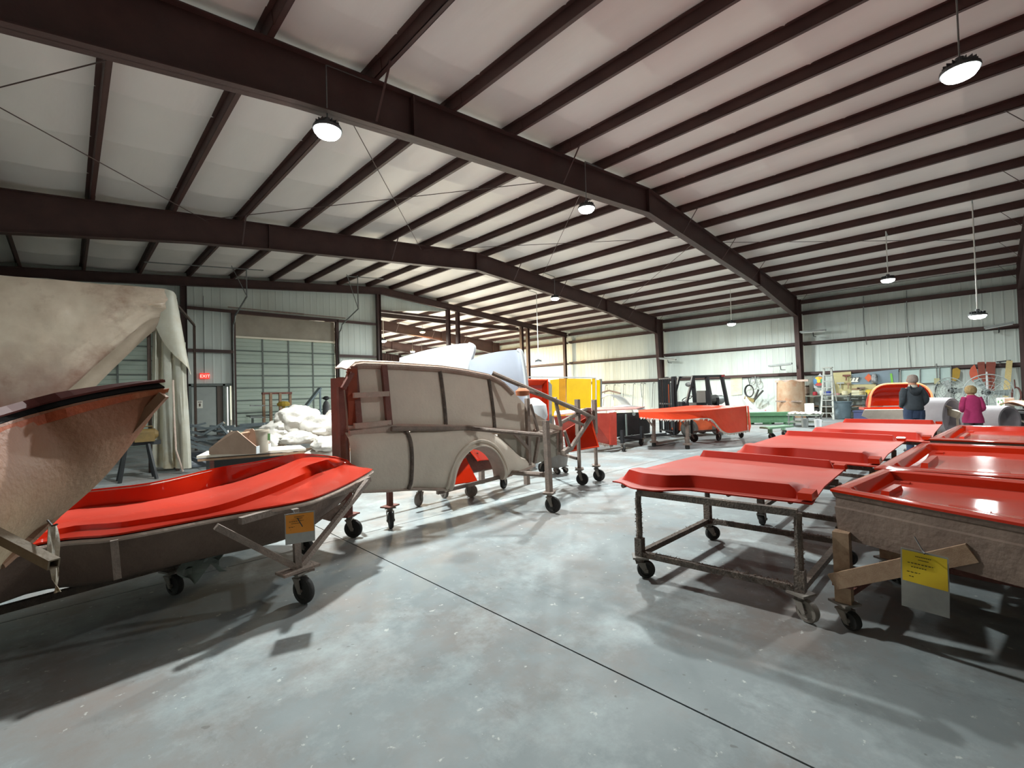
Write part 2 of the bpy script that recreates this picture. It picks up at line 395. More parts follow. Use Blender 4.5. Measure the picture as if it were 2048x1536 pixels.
for i, fy in enumerate(FY):
    if i in (0, 4): continue
    if proto is None:
        fr = thing('steel_frame', frame_label(i), 'frame', (0, fy, 0), 'portal frames of the hall', 'structure'); proto = fr
        for s in (-1, 1):
            g = G(); st = [(0, .71), (2.96, .9-.21), (9.1, .68), (14.45, 1.02)] if s > 0 else [(0, .71), (3.0, .72), (7.7, .71), (9.6, .74), (14.45, 1.02)]
            beam(g, [(RID + s*d, raft(RID + s*d), raft(RID + s*d) - dep) for d, dep in st], fy, .22)
            g.build('rafter', steel, fr)
            g = G(); xo = XR - .2 if s > 0 else XL + .2
            column(g, xo, RID + s*hw, xo - s*.38, raft(xo), raft(RID + s*hw) - 1.02, fy); g.build('column', steel, fr)
            for d in ((9.1, 14.44) if s > 0 else (7.7, 14.44)):
                g = G(); z = raft(RID + s*d); dd = 1.0 if d > 14 else .7
                g.mm((RID + s*d - .014, fy - .1, z - dd), (RID + s*d + .014, fy + .1, z)); g.build('splice_plate', steel, fr)
            for x in (purl[11:21:2] + purl[19:20] if s > 0 else purl[1:9:3]):
                for t in (-1, 1):
                    g = G(); z = raft(x) + .02
                    g.bar((x, fy + t*.62, z), (x + .03, fy + t*.09, raft(x) - .66), .035, .006); g.build('flange_brace', steel, fr)
        g = G(); g.mm((RID - .014, fy - .1, ZR - .71), (RID + .014, fy + .1, ZR)); g.build('splice_plate', steel, fr)
    else:
        fr = copy_tree(proto); fr.location.y = fy; fr['label'] = frame_label(i)
# the end frame of the hall, with posts
fr = thing('steel_frame', 'shallow maroon frame on posts at the end wall opening', 'frame', (0, YE, 0), None, 'structure')
for s in (-1, 1):
    g = G(); beam(g, [(RID, ZR, ZR - .36), (RID + s*15.1, raft(RID + 15.1), raft(RID + 15.1) - .36)], YE, .18); g.build('rafter', steel, fr)
def ipost(x, y, zt, m=steel):
    g = G(); g.mm((x - .09, y - .007, 0), (x + .09, y + .007, zt)); g.mm((x - .1, y - .1, 0), (x - .086, y + .1, zt)); g.mm((x + .086, y - .1, 0), (x + .1, y + .1, zt))
    return g.build('post', m, fr)
for x in (-3.2, 3.3, 11.62, 16.05, 16.75, 22.15, 22.75, 26.7): ipost(x, YE, raft(x) - .36)

# walls
def ribs(x0, x1, pitch=.305):
    p = []; n0 = math.ceil(x0 / pitch); x = n0 * pitch
    p.append((x0, 0))
    while x < x1 - .12:
        p += [(x, 0), (x + .015, .007), (x + .06, .007), (x + .075, 0)]; x += pitch
    p.append((x1, 0)); return p
def wall_strip(g, along, x0, x1, zb, zt, c, sgn):
    """ribbed sheet: along 'y' at x = c or along 'x' at y = c; ribs stand out by sgn; zb, zt numbers or functions"""
    P = ribs(x0, x1); fb = zb if callable(zb) else (lambda t: zb); ft = zt if callable(zt) else (lambda t: zt)
    r0, r1 = [], []
    for t, h in P:
        q = (c + sgn * h, t) if along == 'y' else (t, c + sgn * h)
        r0.append((*q, fb(t))); r1.append((*q, ft(t)))
    g.shell([r0, r1], (0.06 * -sgn, 0, 0) if along == 'y' else (0, .06 * -sgn, 0))
g = G(); wall_strip(g, 'y', Y0, YF, 0, raft(XR) + .2, XR, -1); wall_right = struct('wall_right', g, wall_m)
g = G(); wall_strip(g, 'y', Y0, YF, 0, raft(XL) + .2, XL, 1); wall_left = struct('wall_left', g, wall_m)
rt = lambda x: raft(x) + .2
g = G(); wy = YE + .22
wall_strip(g, 'x', XL, -1.95, 0, rt, wy, -1); wall_strip(g, 'x', -1.95, 2.45, 4.35, rt, wy, -1); wall_strip(g, 'x', 2.45, 3.45, 0, rt, wy, -1)
wall_strip(g, 'x', 3.45, 4.95, 2.32, rt, wy, -1); wall_strip(g, 'x', 4.95, 5.08, 0, rt, wy, -1); wall_strip(g, 'x', 5.08, 9.45, 5.36, rt, wy, -1)
wall_strip(g, 'x', 9.45, 11.7, 0, rt, wy, -1); wall_strip(g, 'x', 11.7, 16.3, lambda x: 6.1 + (x - 11.7) * .1, lambda x: raft(x) + .2, wy, -1)
wall_back = struct('wall_back', g, wall_m)
g = G(); wall_strip(g, 'x', XL, XR, 0, rt, YF, -1); wall_far = struct('wall_beyond', g, wall_m)
g = G(); wall_strip(g, 'x', XL, XR, 0, rt, Y0, 1); wall_front = struct('wall_front', g, wall_m)
# girts: one per bay and course
for z in (2.15, 3.69, 5.26, 5.84):
    for a, b in zip([Y0] + FY[:-1], FY):
        if a < -9: continue
        g = G(); h = .2 if z < 5.5 else .24
        g.mm((XR - .2, a + .1, z - .006), (XR - .03, b - .1, z + .006)); g.mm((XR - .206, a + .1, z - .05 if z < 5.5 else z - .12), (XR - .196, b - .1, z + .09)); g.mm((XR - .05, a + .1, z - .09), (XR - .03, b - .1, z + .006))
        g.build('girt', steel, wall_right)
for z, a, b in ((5.33,-3.2,3.2),(5.33,3.4,5.05),(5.33,9.5,11.5),(3.64,2.5,5.0),(3.64,9.5,11.5),(3.64,-3.2,-2),(5.86,3.4,11.5)):
    if z > 5.8: continue
    g = G(); g.mm((a, wy - .2, z - .006), (b, wy - .03, z + .006)); g.mm((a, wy - .21, z - .05), (b, wy - .2, z + .08)); g.build('girt', steel, wall_back)
g = G(); g.mm((11.7, YE - .08, 6.0), (16.0, YE + .1, 6.12)); g.build('girt', steel, wall_back)
# header beams just beyond the opening
g = G(); beam(g, [(11.7, 6.3, 6.05), (23.5, 6.3, 6.05)], 23.4, .16); struct('trim_1', g, steel)

# sectional doors in the end wall
def roll_door(name, x0, x1, zt, panel_top, n, label):
    d = G(); yb = wy + .1
    d.mm((x0, yb + .03, 0), (x1, yb + .05, zt)); d = struct(name, d, door_m)
    hh = zt / n
    for k in range(n):
        g = G(); a, b = k * hh + .008, (k + 1) * hh - .008
        zz = [a, a + .03, a + hh*.3, a + hh*.33, a + hh*.36, a + hh*.63, a + hh*.66, a + hh*.69, b - .03, b]
        yy = [0, -.03, -.03, -.015, -.03, -.03, -.015, -.03, -.03, 0]
        g.shell([[(x0 + .02, yb + q, z) for z, q in zip(zz, yy)], [(x1 - .02, yb + q, z) for z, q in zip(zz, yy)]], (0, .028, 0)); g.build('door_panel', door_m, d)
    for k in (1, 2, 3):
        x = x0 + (x1 - x0) * k / 4; g = G(); g.mm((x - .03, yb - .05, 0), (x + .03, yb - .03, zt)); g.build('stile', frame_g, d)
    for k in range(1, n):
        g = G(); g.mm((x0, yb - .045, k*hh - .02), (x1, yb - .03, k*hh + .02)); g.build('strut', frame_g, d)
    for x in (x0 - .06, x1 + .06):
        g = G(); g.mm((x - .07, wy - .12, 0), (x + .07, wy + .05, panel_top)); g.build('jamb', steel, d)
    g = G(); g.mm((x0 - .13, wy - .16, panel_top), (x1 + .13, wy, panel_top + .13)); g.build('header', steel, d)
    return d
d1 = roll_door('door_1', 5.1, 9.42, 4.28, 5.3, 8, '')
g = G(); g.mm((5.1, wy + .02, 4.28), (9.42, wy + .12, 4.36)); g.build('weather_strip', mat('pale_weather_strip', 'f2ead8', None, 3, .5), d1)
g = G(); g.mm((5.1, wy + .1, 4.36), (9.42, wy + .14, 5.3)); g.build('infill_panel', mat('beige_infill', 'a89f90', '958c7e', 1.2, .5), d1)
d3 = roll_door('door_3', -1.9, 2.4, 4.3, 4.3, 8, '')
# curved door tracks hung from the roof
for x in (5.0, 9.52):
    g = G(); pts = [(x, wy - .16, z) for z in (.2, 2, 4.2)] + [(x, wy - .16 - .42*math.sin(t), 4.9 + .42*(1 - math.cos(t)) - .1) for t in (.2, .6, 1.0, 1.35)] + [(x, wy - 2.3, 5.62)]
    g.path(pts, .03, 6); g.build('door_track', galv, d1)
    g = G(); g.bar((x, wy - 2.3, 5.6), (x, wy - 2.3, raft(x) + .05), .05, .03); g.bar((x, wy - 2.28, 5.65), (x - .5, wy - 2.28, raft(x) + .03), .035, .02); g.build('track_hanger', galv, d1)
g = G(); g.tube((4.8, wy - .3, 5.5), (9.8, wy - .3, 5.5), .022, 8)
for k in range(12): g.lathe([(.035, -.04), (.035, .04)], (6.7 + k * .1, wy - .3, 5.5), 'X', 8)
g.build('torsion_spring', pipe_m, d1)
# angle iron that carries the track hangers
for a, b in ((1.9, 5.6), (9.0, 10.8)):
    g = G(); g.bar((a, wy - 2.3, raft(a) - .02), (b, wy - 2.3, raft(b) - .02), .05, .03); g.build('hanger_angle', galv, d1)
# personnel door
g = G(); g.mm((3.5, wy + .05, 0), (4.9, wy + .09, 2.3)); d2 = struct('door_2', g, frame_g)
for a, b, z0, z1 in ((3.45, 3.53, 0, 2.32), (4.62, 4.7, 0, 2.32), (3.45, 4.95, 2.24, 2.34)):
    g = G(); g.mm((a, wy - .08, z0), (b, wy + .06, z1)); g.build('door_frame', frame_g, d2)
g = G(); g.mm((3.55, wy, .02), (4.38, wy + .045, 2.2)); leaf = g.build('door_leaf', mat('door_leaf_grey', 'a2a8a4', '969c98', 2, .45), d2)
g = G(); g.tube((3.66, wy, 1.0), (3.66, wy - .06, 1.0), .018); g.lathe([(.02, 0), (.036, .02), (.036, .045), (.02, .06)], (3.66, wy - .1, 1.0), 'Y', 12); g.build('door_knob', galv, leaf)
g = G(); g.mm((3.72, wy - .004, 1.35), (3.92, wy, 1.66)); nt_ = g.build('notice', paper_w, leaf)
g = G(); g.mm((3.76, wy - .008, 1.58), (3.88, wy - .004, 1.61)); g.mm((3.79, wy - .008, 1.42), (3.85, wy - .004, 1.54)); g.build('notice_print', mat('dark_print', '5a4a3a'), leaf)
g = G(); g.mm((4.42, wy - .02, 0), (4.62, wy + .05, 2.24)); g.build('side_panel', mat('brown_side_panel', '5c5048'), d2)
g = G(); g.mm((4.79, wy - .02, .05), (4.81, wy + .04, 2.2)); g.build('daylight_gap', emat('daylight_gap', (1, .97, .9), 1.2), d2)

# rod bracing under the purlins
for p, q in (((1.2, 6.7), (-3.3, 13.0)), ((2.7, 14.0), (-3.3, 6.7)), ((2.4, 14.0), (9.2, 6.7)), ((2.9, 6.7), (9.2, 14.0)), ((9.3, 14.0), (15.6, 6.7)), ((9.3, 6.7), (15.6, 14.0)), ((15.7, 14.0), (22.0, 6.7)), ((15.7, 6.7), (22.0, 14.0)), ((16.5, 6.4), (22.5, -.9))):
    g = G(); g.tube((*p, raft(p[0]) - .2), (*q, raft(q[0]) - .2), .009, 6); g.build('brace_rod', steel, ceiling)

# ---------------------------------------------------------------- lamps
lens_m = emat('lamp_lens', (.95, 1, .97), 30); lens_w = emat('lamp_lens_warm', (1, .75, .35), 25)
house_m = mat('lamp_housing', '5c5e60', '505254', 4, .4, metal=.5)
stem_w = mat('white_conduit', 'd8d8d2', None, 4, .5)
for i, ((x, y, z), stem, pw, colr, lab) in enumerate(LAMPS):
    t = thing('high_bay_lamp', lab, 'lamp', (x, y, z), 'high bay lamps')
    g = G(); g.lathe([(.2, .005), (.205, .02), (.2, .05), (.1, .075), (.1, .13), (.05, .15), (.045, .19)], (x, y, z), 'Z', 28)
    for k in range(16):
        a = 2*PI*k/16; g.box((x + .135*math.cos(a), y + .135*math.sin(a), z + .09), (.07, .006, .07), a)
    g.build('housing', house_m, t)
    g = G(); g.lathe([(.185, .012), (.18, -.02), (.15, -.06), (.09, -.085), (.02, -.09)], (x, y, z), 'Z', 28); g.build('lens', lens_w if colr == WARM else lens_m, t, True)
    # stem up to the steel: a short strut from the nearest purlin when none is overhead
    near = min(purl, key=lambda q: abs(q - x)); fy_n = min(FY, key=lambda q: abs(q - y)); zt = raft(x) + .005
    g = G(); g.tube((x, y, z + .18), (x, y, zt), .016 if zt - z > 1.4 else .01, 8); g.build('stem', stem_w if zt - z > 1.4 else galv, t)
    if abs(near - x) > .02: g = G(); g.bar((near, y, raft(near) - .012), (x, y, raft(x) - .012), .025); g.build('strut', galv, t)
    l = D.lights.new('lamp_light', 'AREA'); l.shape = 'DISK'; l.size = .3; l.energy = LAMP_W * pw * .8; l.color = colr
    lo = D.objects.new('lamp_light', l); C.objects.link(lo); lo.parent = t; lo.location = (0, 0, -.095)
    l = D.lights.new('lamp_glow', 'SPOT'); l.spot_size = math.radians(172); l.spot_blend = .35; l.shadow_soft_size = .12; l.energy = LAMP_W * pw * .5; l.color = colr      # the dome's sideways spill
    lo = D.objects.new('lamp_glow', l); C.objects.link(lo); lo.parent = t; lo.location = (0, 0, -.1)

# ---------------------------------------------------------------- red door molds on rolling tables
def skin_table(label, FL, FR, BR, BL, seed, leg_in=.06, rails=True, jog=.0):
    """door skin mold: raised S-shaped ridge along the front edge, straight ridge along the back, on a pipe table"""
    cx = (FL[0] + BR[0]) / 2; cy = (FL[1] + BR[1]) / 2; zt = FL[2]
    t = thing('door_skin_mold', label, 'mold', (cx, cy, 0), 'red door skin molds on tables')
    Lx = BL[0] - FL[0]
    # profile across (v: 0 front .. 1 back) and the front edge shifted by s(u)
    def s(u):
        e = lambda a, b: 0 if u < a else 1 if u > b else (1 - math.cos(PI * (u - a) / (b - a))) / 2
        k = .2 if seed == 0 else .14
        return -k * e(.02, .22) + k * e(.3, .46)
    rows = []
    for i in range(49):
        u = i / 48
        ss = s(u); r = []
        ramp = min(1, max(0, (u - .03) / .02)) * min(1, max(0, (.93 - u) / .02))      # the ridge ends short of the sides
        rb = min(1, max(0, (u - .04) / .015)) * min(1, max(0, (.94 - u) / .015))
        pr = [(0, 0, 0), (.055 + .0, .006, 0), (.075, .012, .085 * ramp + .012), (.10, .012, .088 * ramp + .014), (.17, 0, .072 * ramp + .02), (.3, 0, .038), (.5, 0, .034), (.7, 0, .030), (.85, 0, .026),
              (.925, 0, .024), (.94, 0, .024 + .07 * rb), (.968, 0, .02 + .072 * rb), (.975, 0, .018), (1.0, 0, .0)]
        for v, _, z in pr:
            w_ = max(0, 1 - v / .3) ** 1.3
            base = quad(FL, FR, BR, BL, u, v)
            nb = .6 * .05 * math.sin(PI * u)                         # the back ridge bows gently
            r.append((base[0] + ss * w_ * .9 + (nb if v > .9 else 0), base[1], base[2] + z + .005))
        rows.append(r)
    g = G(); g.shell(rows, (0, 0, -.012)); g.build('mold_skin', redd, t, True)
    # a short block at the right front corner
    p = quad(FL, FR, BR, BL, .972, .06); q = quad(FL, FR, BR, BL, .972, .97)
    for c, dx in ((p, .09), (q, .06)):
        g = G(); g.prism([(c[0] - dx, c[1] - .05, c[2] + .02), (c[0] + dx, c[1] - .05, c[2] + .02), (c[0] + dx*.8, c[1] - .045, c[2] + .075), (c[0] - dx*.8, c[1] - .045, c[2] + .065)], (0, .09, 0))
        g.build('corner_block', redm, t)
    # pipe table under it
    L1 = quad(FL, FR, BR, BL, .2, .03); L2 = quad(FL, FR, BR, BL, .955, .06); L3 = quad(FL, FR, BR, BL, .22, .72); L4 = quad(FL, FR, BR, BL, .955, .75)
    if seed == 0: L1, L2, L3, L4 = (3.53, 2.12, 0), (3.63, .94, 0), (4.87, 2.1, 0), (4.95, .95, 0)
    zl = zt - .04
    for k, (x, y, _) in enumerate((L1, L2, L3, L4)):
        g = G(); n = 7
        pts = [(x + .004 * math.sin(k + 2*j), y + .004 * math.cos(k*2 + 3*j), .15 + (zl - .15) * j / n) for j in range(n + 1)]
        g.path(pts, .026, 8); g.bar((x, y, .14), (x, y, .34 if k != 2 else .4), .064)
        g.build('leg', pipe_d, t)
        caster(t, x, y, .19, .075, [2.2, 1.2, 2.4, 2.0][k] + seed, dark=(k != 1))
    for a, b in ((L1, L2), (L3, L4), (L1, L3), (L2, L4)):
        g = G(); g.bar((a[0], a[1], .205), (b[0], b[1], .205), .045)
        g.build('lower_rail', pipe_d, t)
    for a, b in ((L1, L2), (L3, L4)):
        g = G(); g.bar((a[0], a[1], zl), (b[0], b[1], zl), .05); g.build('top_rail', pipe_d, t)
    for f in (.08, .3, .62, .9):
        a = quad(FL, FR, BR, BL, f, -.02 if f < .5 else .06); b = quad(FL, FR, BR, BL, f, .97)
        g = G(); g.tube((a[0], a[1], zt - .022), (b[0], b[1], zt - .022), .02, 8); g.build('bearer_pipe', pipe_d, t)
    # fibrous overspray hanging on the front lower rail
    g = G(); random.seed(seed + 3)
    for a, b, n in ((L1, L2, 420), (L3, L4, 260), (L1, L3, 120)):
        for k in range(n):
            f = random.random(); p = lerp(a, b, f); am = .5 + .5 * noise.noise((f * 9, seed, a[0]))
            q = Vector((p[0] + random.uniform(-.03, .03), p[1] + random.uniform(-.02, .02), .225)); d = Vector((random.uniform(-.02, .02), random.uniform(-.02, .02), random.uniform(0, .025) * am))
            g.add([q, q + d, q + d + Vector((.004, .004, 0)), q + Vector((.006, .003, -.02))], [(0, 1, 2, 3)])
    for k in range(600):
        f = random.random(); x, y, _ = (L1, L2, L3)[k % 3]; an = random.random() * 2 * PI
        q = Vector((x + .026 * math.cos(an), y + .026 * math.sin(an), .2 + f * (zl - .25))); d = Vector((1, 1, 0)) * 0 + Vector((math.cos(an), math.sin(an), random.uniform(-.9, .3))) * random.uniform(.004, .014)
        g.add([q, q + d, q + d + Vector((0, .002, .002)), q + Vector((0, 0, -.006))], [(0, 1, 2, 3)])
    g.build('overspray_fibres', fluff, t, kind='stuff')
    return t
skin_table('red door skin mold on a dusty pipe table, nearest one at the slab edge', (3.622,2.439,0.77), (3.785,0.888,0.77), (5.339,0.96,0.78), (5.467,2.427,0.78), 0)
skin_table('red door skin mold on a pipe table, middle one behind the nearest', (5.716,2.136,0.81), (5.552,0.749,0.81), (7.975,0.766,0.81), (8.138,2.267,0.81), 1)
skin_table('red door skin mold on a pipe table, farthest one before the man', (8.646,2.072,0.8), (8.213,0.546,0.8), (11.528,0.585,0.8), (11.445,2.109,0.8), 2)

def tray_mold(label, FL, FR, BR, BL, seed, depth=.33):
    """deep red tray with a rolled rim and raised blocks, grey-brown fibreglass box under it, on a lumber frame with casters"""
    cx = (FL[0] + BR[0]) / 2; cy = (FL[1] + BR[1]) / 2
    t = thing('door_tray_mold', label, 'mold', (cx, cy, 0), 'red door tray molds on lumber stands')
    def lip(u):   # the back wall jogs inwards towards the right end, as the real tray does
        return 0 if u < .3 else (u - .3) * .12
    vs = [(0, 0), (.045, .006), (.085, 0), (.105, -.045), (.2, -.062), (.35, -.066), (.5, -.068), (.65, -.066), (.8, -.062), (.885, -.055), (.9, .0), (.93, .012), (1, .0)]
    us = [0, .02, .05, .07, .1] + [.1 + .8 * k / 16 for k in range(1, 17)] + [.93, .95, .98, 1]
    rows = []
    for u in us:
        k = 0 if u <= .05 else 1 if (u >= .07 and u < .94) else .0
        if u > .93: k = 0
        row = []
        for v, z in vs:
            p = quad(FL, FR, BR, BL, u, v); zz = z if k else (.008 if 0 < v < 1 and .01 < u < .99 else 0)
            x = p[0] - (lip(u) if .85 < v < .94 else 0)
            row.append((x, p[1], p[2] + zz))
        rows.append(row)
    g = G(); g.shell(rows, (0, 0, -.015)); g.build('tray_skin', redm, t, True)
    def blk(u, v, du, dv, h, rz=0):
        p = quad(FL, FR, BR, BL, u, v); q = quad(FL, FR, BR, BL, u + du, v); r = quad(FL, FR, BR, BL, u, v + dv); s_ = quad(FL, FR, BR, BL, u + du, v + dv); z = p[2] - .07
        b = [(*p[:2], z), (*q[:2], z), (*s_[:2], z), (*r[:2], z)]; c = lerp(p, s_, .5)
        tp = [(c[0] + (x - c[0]) * .86, c[1] + (y - c[1]) * .86, z + h) for x, y, _ in b]
        g = G(); g.add(b + tp, [(3,2,1,0), (4,5,6,7), (0,1,5,4), (1,2,6,5), (2,3,7,6), (3,0,4,7)]); g.build('raised_block', redm, t)
    blk(.115, .28, .03, .3, .045); blk(.32, .16, .12, .09, .04); blk(.1, .77, .04, .05, .02); blk(.52, .12, .3, .2, .075)
    # outer box
    def ring(z, ins):
        return [(lerp(p, (cx, cy, 0), ins)[0], lerp(p, (cx, cy, 0), ins)[1], z) for p in (FL, FR, BR, BL)]
    zt = FL[2]
    R = [ring(zt - .012, .004), ring(zt - .05, .022), ring(zt - .055, .03), ring(zt - .11, .03), ring(zt - .12, .022), ring(zt - depth * .8, .035), ring(zt - depth, .05)]
    g = G(); n = 4
    vs_ = [p for r in R for p in r]; fs = []
    for i in range(len(R) - 1):
        for k in range(4): fs.append((i*4+k, (i+1)*4+k, (i+1)*4+(k+1) % 4, i*4+(k+1) % 4))
    fs.append((len(R)*4-4, len(R)*4-1, len(R)*4-2, len(R)*4-3))
    g.add(vs_, fs); g.build('outer_box', glass_d, t)
    # lumber legs with casters
    pos = [quad(FL, FR, BR, BL, u, v) for u, v in ((.035, .0), (.06, .9), (.9, .1), (.9, .9))]
    for k, (x, y, _) in enumerate(pos):
        g = G(); g.bar((x, y, .16), (x, y, zt - depth + .06), .09, .09, (0, 1, 0)); g.build('leg', wood_m, t)
        g = G(); g.box((x, y, .3), (.11, .11, .05)); g.build('leg_collar', pipe_r, t)
        caster(t, x, y, .17, .06, 1.0 + k)
    if seed != 2:
        a, b = pos[0], pos[2]
        g = G()
        p0 = lerp((a[0] - .07, a[1] + .02, .29), (b[0] - .07, b[1], zt - depth + .02), 0); p1 = lerp(a, b, .42)
        g.bar((a[0] - .06, a[1] + .05, .3), (p1[0] - .05, p1[1], zt - depth + .12), .1, .02, (1, 0, 0)); g.build('brace_board', wood_m, t)
    g = G(); g.bar((pos[0][0], pos[0][1], .2), (pos[1][0], pos[1][1], .2), .04); g.bar((pos[1][0], pos[1][1], .2), (pos[3][0], pos[3][1], .2), .04); g.build('lower_rail', pipe_r, t)
    return t
tray_mold('deep red tray mold on a lumber stand, nearest one with the yellow tag', (3.736,0.766,0.9), (3.05,-.95,.9), (4.85,-.95,.9), (4.846,0.619,0.9), 0)
tray_mold('deep red tray mold on a lumber stand, middle one of the three trays', (4.862,0.68,0.9), (5.0,-1.1,.9), (7.3,-1.1,.9), (7.173,0.542,0.9), 1)
tray_mold('deep red tray mold on a lumber stand, farthest one before the woman', (7.636,0.52,0.9), (7.55,-1.2,.9), (10.3,-1.2,.9), (10.203,0.331,0.9), 2)

# tag hung from the nearest tray
def hang_tag(name, label, tl, tr, bl, frac, top_m, strap):
    """paper in a clear sleeve on a zip tie: tl, tr, bl corners of the sleeve"""
    tl, tr, bl = Vector(tl), Vector(tr), Vector(bl); n = (tr - tl).cross(bl - tl).normalized(); br = tr + bl - tl
    t = thing(name, label, 'tag', tuple(bl)); N = 6
    rows = [[tuple(lerp(tl, tr, i / N)[k] * 1 + (lerp(bl, br, i / N)[k] - lerp(tl, tr, i / N)[k]) * j / N + n[k] * .008 * math.sin(2 * i / N + j) for k in range(3)) for i in range(N + 1)] for j in range(N + 1)]
    g = G(); g.shell(rows, .0015); g.build('sleeve', tape_m, t, True)
    a, b = tl + (tr - tl) * .03 + (bl - tl) * .03, tr - (tr - tl) * .03 + (bl - tl) * .03; h = (bl - tl) * frac
    off = -n * .004 if n.dot(Vector((0, 0, 1.2)) - tl) < 0 else n * .004
    pr = [[tuple(lerp(a, b, i / N)[k] + h[k] * j / N + n[k] * .008 * math.sin(2 * i / N + j * frac) + off[k] * 1.5 for k in range(3)) for i in range(N + 1)] for j in range(N + 1)]
    g = G(); g.shell(pr, .001); p = g.build('paper', top_m, t, True)
    g = G(); ux = (b - a); 
    for k, (f0, f1, ln) in enumerate(((.3, .66, .12), (.36, .6, .22), (.12, .82, .36), (.2, .74, .48), (.1, .9, .66), (.15, .7, .8))):
        q0 = a + ux * f0 + h * ln + off * 2.6; q1 = a + ux * f1 + h * ln + off * 2.6; d = h.normalized() * .0045
        m = 9
        for j in range(m):
            s0, s1 = q0 + (q1 - q0) * j / m, q0 + (q1 - q0) * (j + .72) / m; w = n * .008 * math.sin(2 * (f0 + (f1 - f0) * j / m))
            g.add([s0 + w, s1 + w, s1 + w + d, s0 + w + d], [(0, 1, 2, 3)])
    g.build('printed_lines', ink, p, kind='stuff')
    g = G(); g.path([tuple(strap[0]), lerp(strap[0], strap[1], .5), tuple(strap[1])], .004, 6); g.build('zip_tie', blackm, t)
    return t
hang_tag('hanging_tag', 'yellow paper in a long clear sleeve tied to the brace of the nearest red tray', (3.304,0.36,0.705), (3.329,0.169,0.683), (3.279,0.364,0.394), .52, yellow_paper, (Vector((3.466,0.314,0.731)), Vector((3.305,0.262,0.689))))

# ---------------------------------------------------------------- long red hood mold on a pipe cart, left foreground
t = thing('hood_mold', 'long glossy red hood mold on a caster frame with the orange tag', 'mold', (1.0, 4.6, 0))
far = [(-2.3, 4.3, .83), (-1.0, 4.5, .835), (-0.084,5.688,0.84), (0.568,5.662,0.85), (1.183,6.045,0.87), (1.528,5.814,0.92), (1.755,5.69,0.96), (1.931,5.477,0.985), (2.055,5.076,0.985), (2.175,4.841,0.93)]
foot = [(-2.3, 4.28, .67), (-1.0, 4.47, .67), (-0.085,5.671,0.678), (0.566,5.658,0.663), (1.172,6.008,0.653), (1.521,5.8,0.758), (1.748,5.672,0.842), (1.936,5.416,0.938), (2.065,5.061,0.963), (2.177,4.761,0.91)]
mid = [(-2.3, 3.95, .645), (-1.0, 4.1, .645), (-0.111,5.383,0.65), (0.487,5.233,0.64), (1.048,5.381,0.635), (1.414,5.221,0.73), (1.68,5.214,0.81), (1.91,5.127,0.9), (2.07,4.943,0.945), (2.2,4.715,0.89)]
crs = [(-2.3, 3.65, .66), (-1.0, 3.76, .66), (-0.129,4.966,0.66), (0.325,4.857,0.66), (0.905,4.845,0.665), (1.344,4.968,0.715), (1.707,5.071,0.785), (1.982,5.105,0.86), (2.089,4.834,0.92), (2.235,4.708,0.87)]
crt = [(-2.3, 3.63, .615), (-1.0, 3.74, .615), (-0.139,4.946,0.618), (0.323,4.833,0.617), (0.916,4.807,0.616), (1.364,4.912,0.666), (1.733,5.004,0.742), (2.004,5.04,0.82), (2.111,4.786,0.895), (2.24,4.66,0.858)]
fla = [(-2.3, 3.42, .70), (-1.0, 3.46, .70), (-0.161,4.514,0.69), (0.28,4.392,0.69), (0.883,4.363,0.69), (1.373,4.34,0.725), (1.768,4.564,0.78), (1.992,4.615,0.84), (2.114,4.555,0.87), (2.292,4.616,0.85)]
lip = [(-2.3, 3.3, .75), (-1.0, 3.33, .75), (-0.171,4.101,0.76), (0.241,3.983,0.76), (0.842,4.004,0.76), (1.37,3.963,0.765), (1.668,4.082,0.78), (1.974,4.293,0.8), (2.22,4.496,0.82), (2.353,4.625,0.83)]
n = 40
S = [smooth_pts(c, n) for c in (far, foot, mid, crs, crt, fla, lip)]
def insert(a, b, f, dz): return [(*lerp(p, q, f)[:2], lerp(p, q, f)[2] + dz) for p, q in zip(a, b)]
GR = [(*lerp(p, q, .45)[:2], q[2] - .03 * max(0, min(1, (36 - i) / 6))) for i, (p, q) in enumerate(zip(S[3], S[4]))]
S2 = [insert(S[0], S[0], 0, 0), insert(S[0], S[1], .1, .002), insert(S[0], S[1], .75, -.01), S[1], insert(S[1], S[2], .5, -.008), S[2], S[3], GR, S[4], insert(S[4], S[5], .5, .004), S[5], S[6]]
# second crease on the flange near the nose
for i in range(n):
    f = max(0, min(1, (i - 25) / 5)) * max(0, min(1, (36 - i) / 4))
    p = S2[10][i]; S2[10][i] = (p[0], p[1], p[2] - .022 * f)
g = G(); g.shell([list(r) for r in S2], .012)
g.build('gelcoat_skin', redm, t, True)
def belly(i):
    a, b = Vector(S[0][i]), Vector(S[6][i]); d = Vector((-.2, 1, 0)).normalized(); k = min(1, (n - 1 - i) / 14) ** .7
    o = [b + Vector((0, 0, -.016)), b + d * .02 + Vector((0, 0, -.03)), b + d * .1 + Vector((0, 0, -.12 * k - .03)), b + d * .22 + Vector((0, 0, -.29 * k - .03)), b + d * (.3 + .15 * k) + Vector((0, 0, -.38 * k - .03)), lerp(b, a, .62), lerp(b, a, .95)]
    z0 = b.z - .38 * k - .03
    o[5] = a - d * .12; o[5].z = z0 + .03; o[6] = a + d * .03; o[6].z = (z0 + a.z) / 2; o.append(a + Vector((0, 0, -.016)))
    return [tuple(p) for p in o]
g = G(); g.shell([belly(i) for i in range(n)], .006); g.build('fibreglass_shell', glass_d, t, True)
g = G(); g.path([(p[0], p[1], p[2] - .022) for p in S[6]], .016, 6); g.path([(p[0], p[1], p[2] - .02) for p in S[0]], .016, 6); g.build('edge_bead', glass_p, t, True)
leg = (1.31, 3.86)
g = G(); g.bar((leg[0], leg[1], .26), (leg[0] - .01, leg[1] + .02, .74), .05); g.build('leg', pipe_m, t)
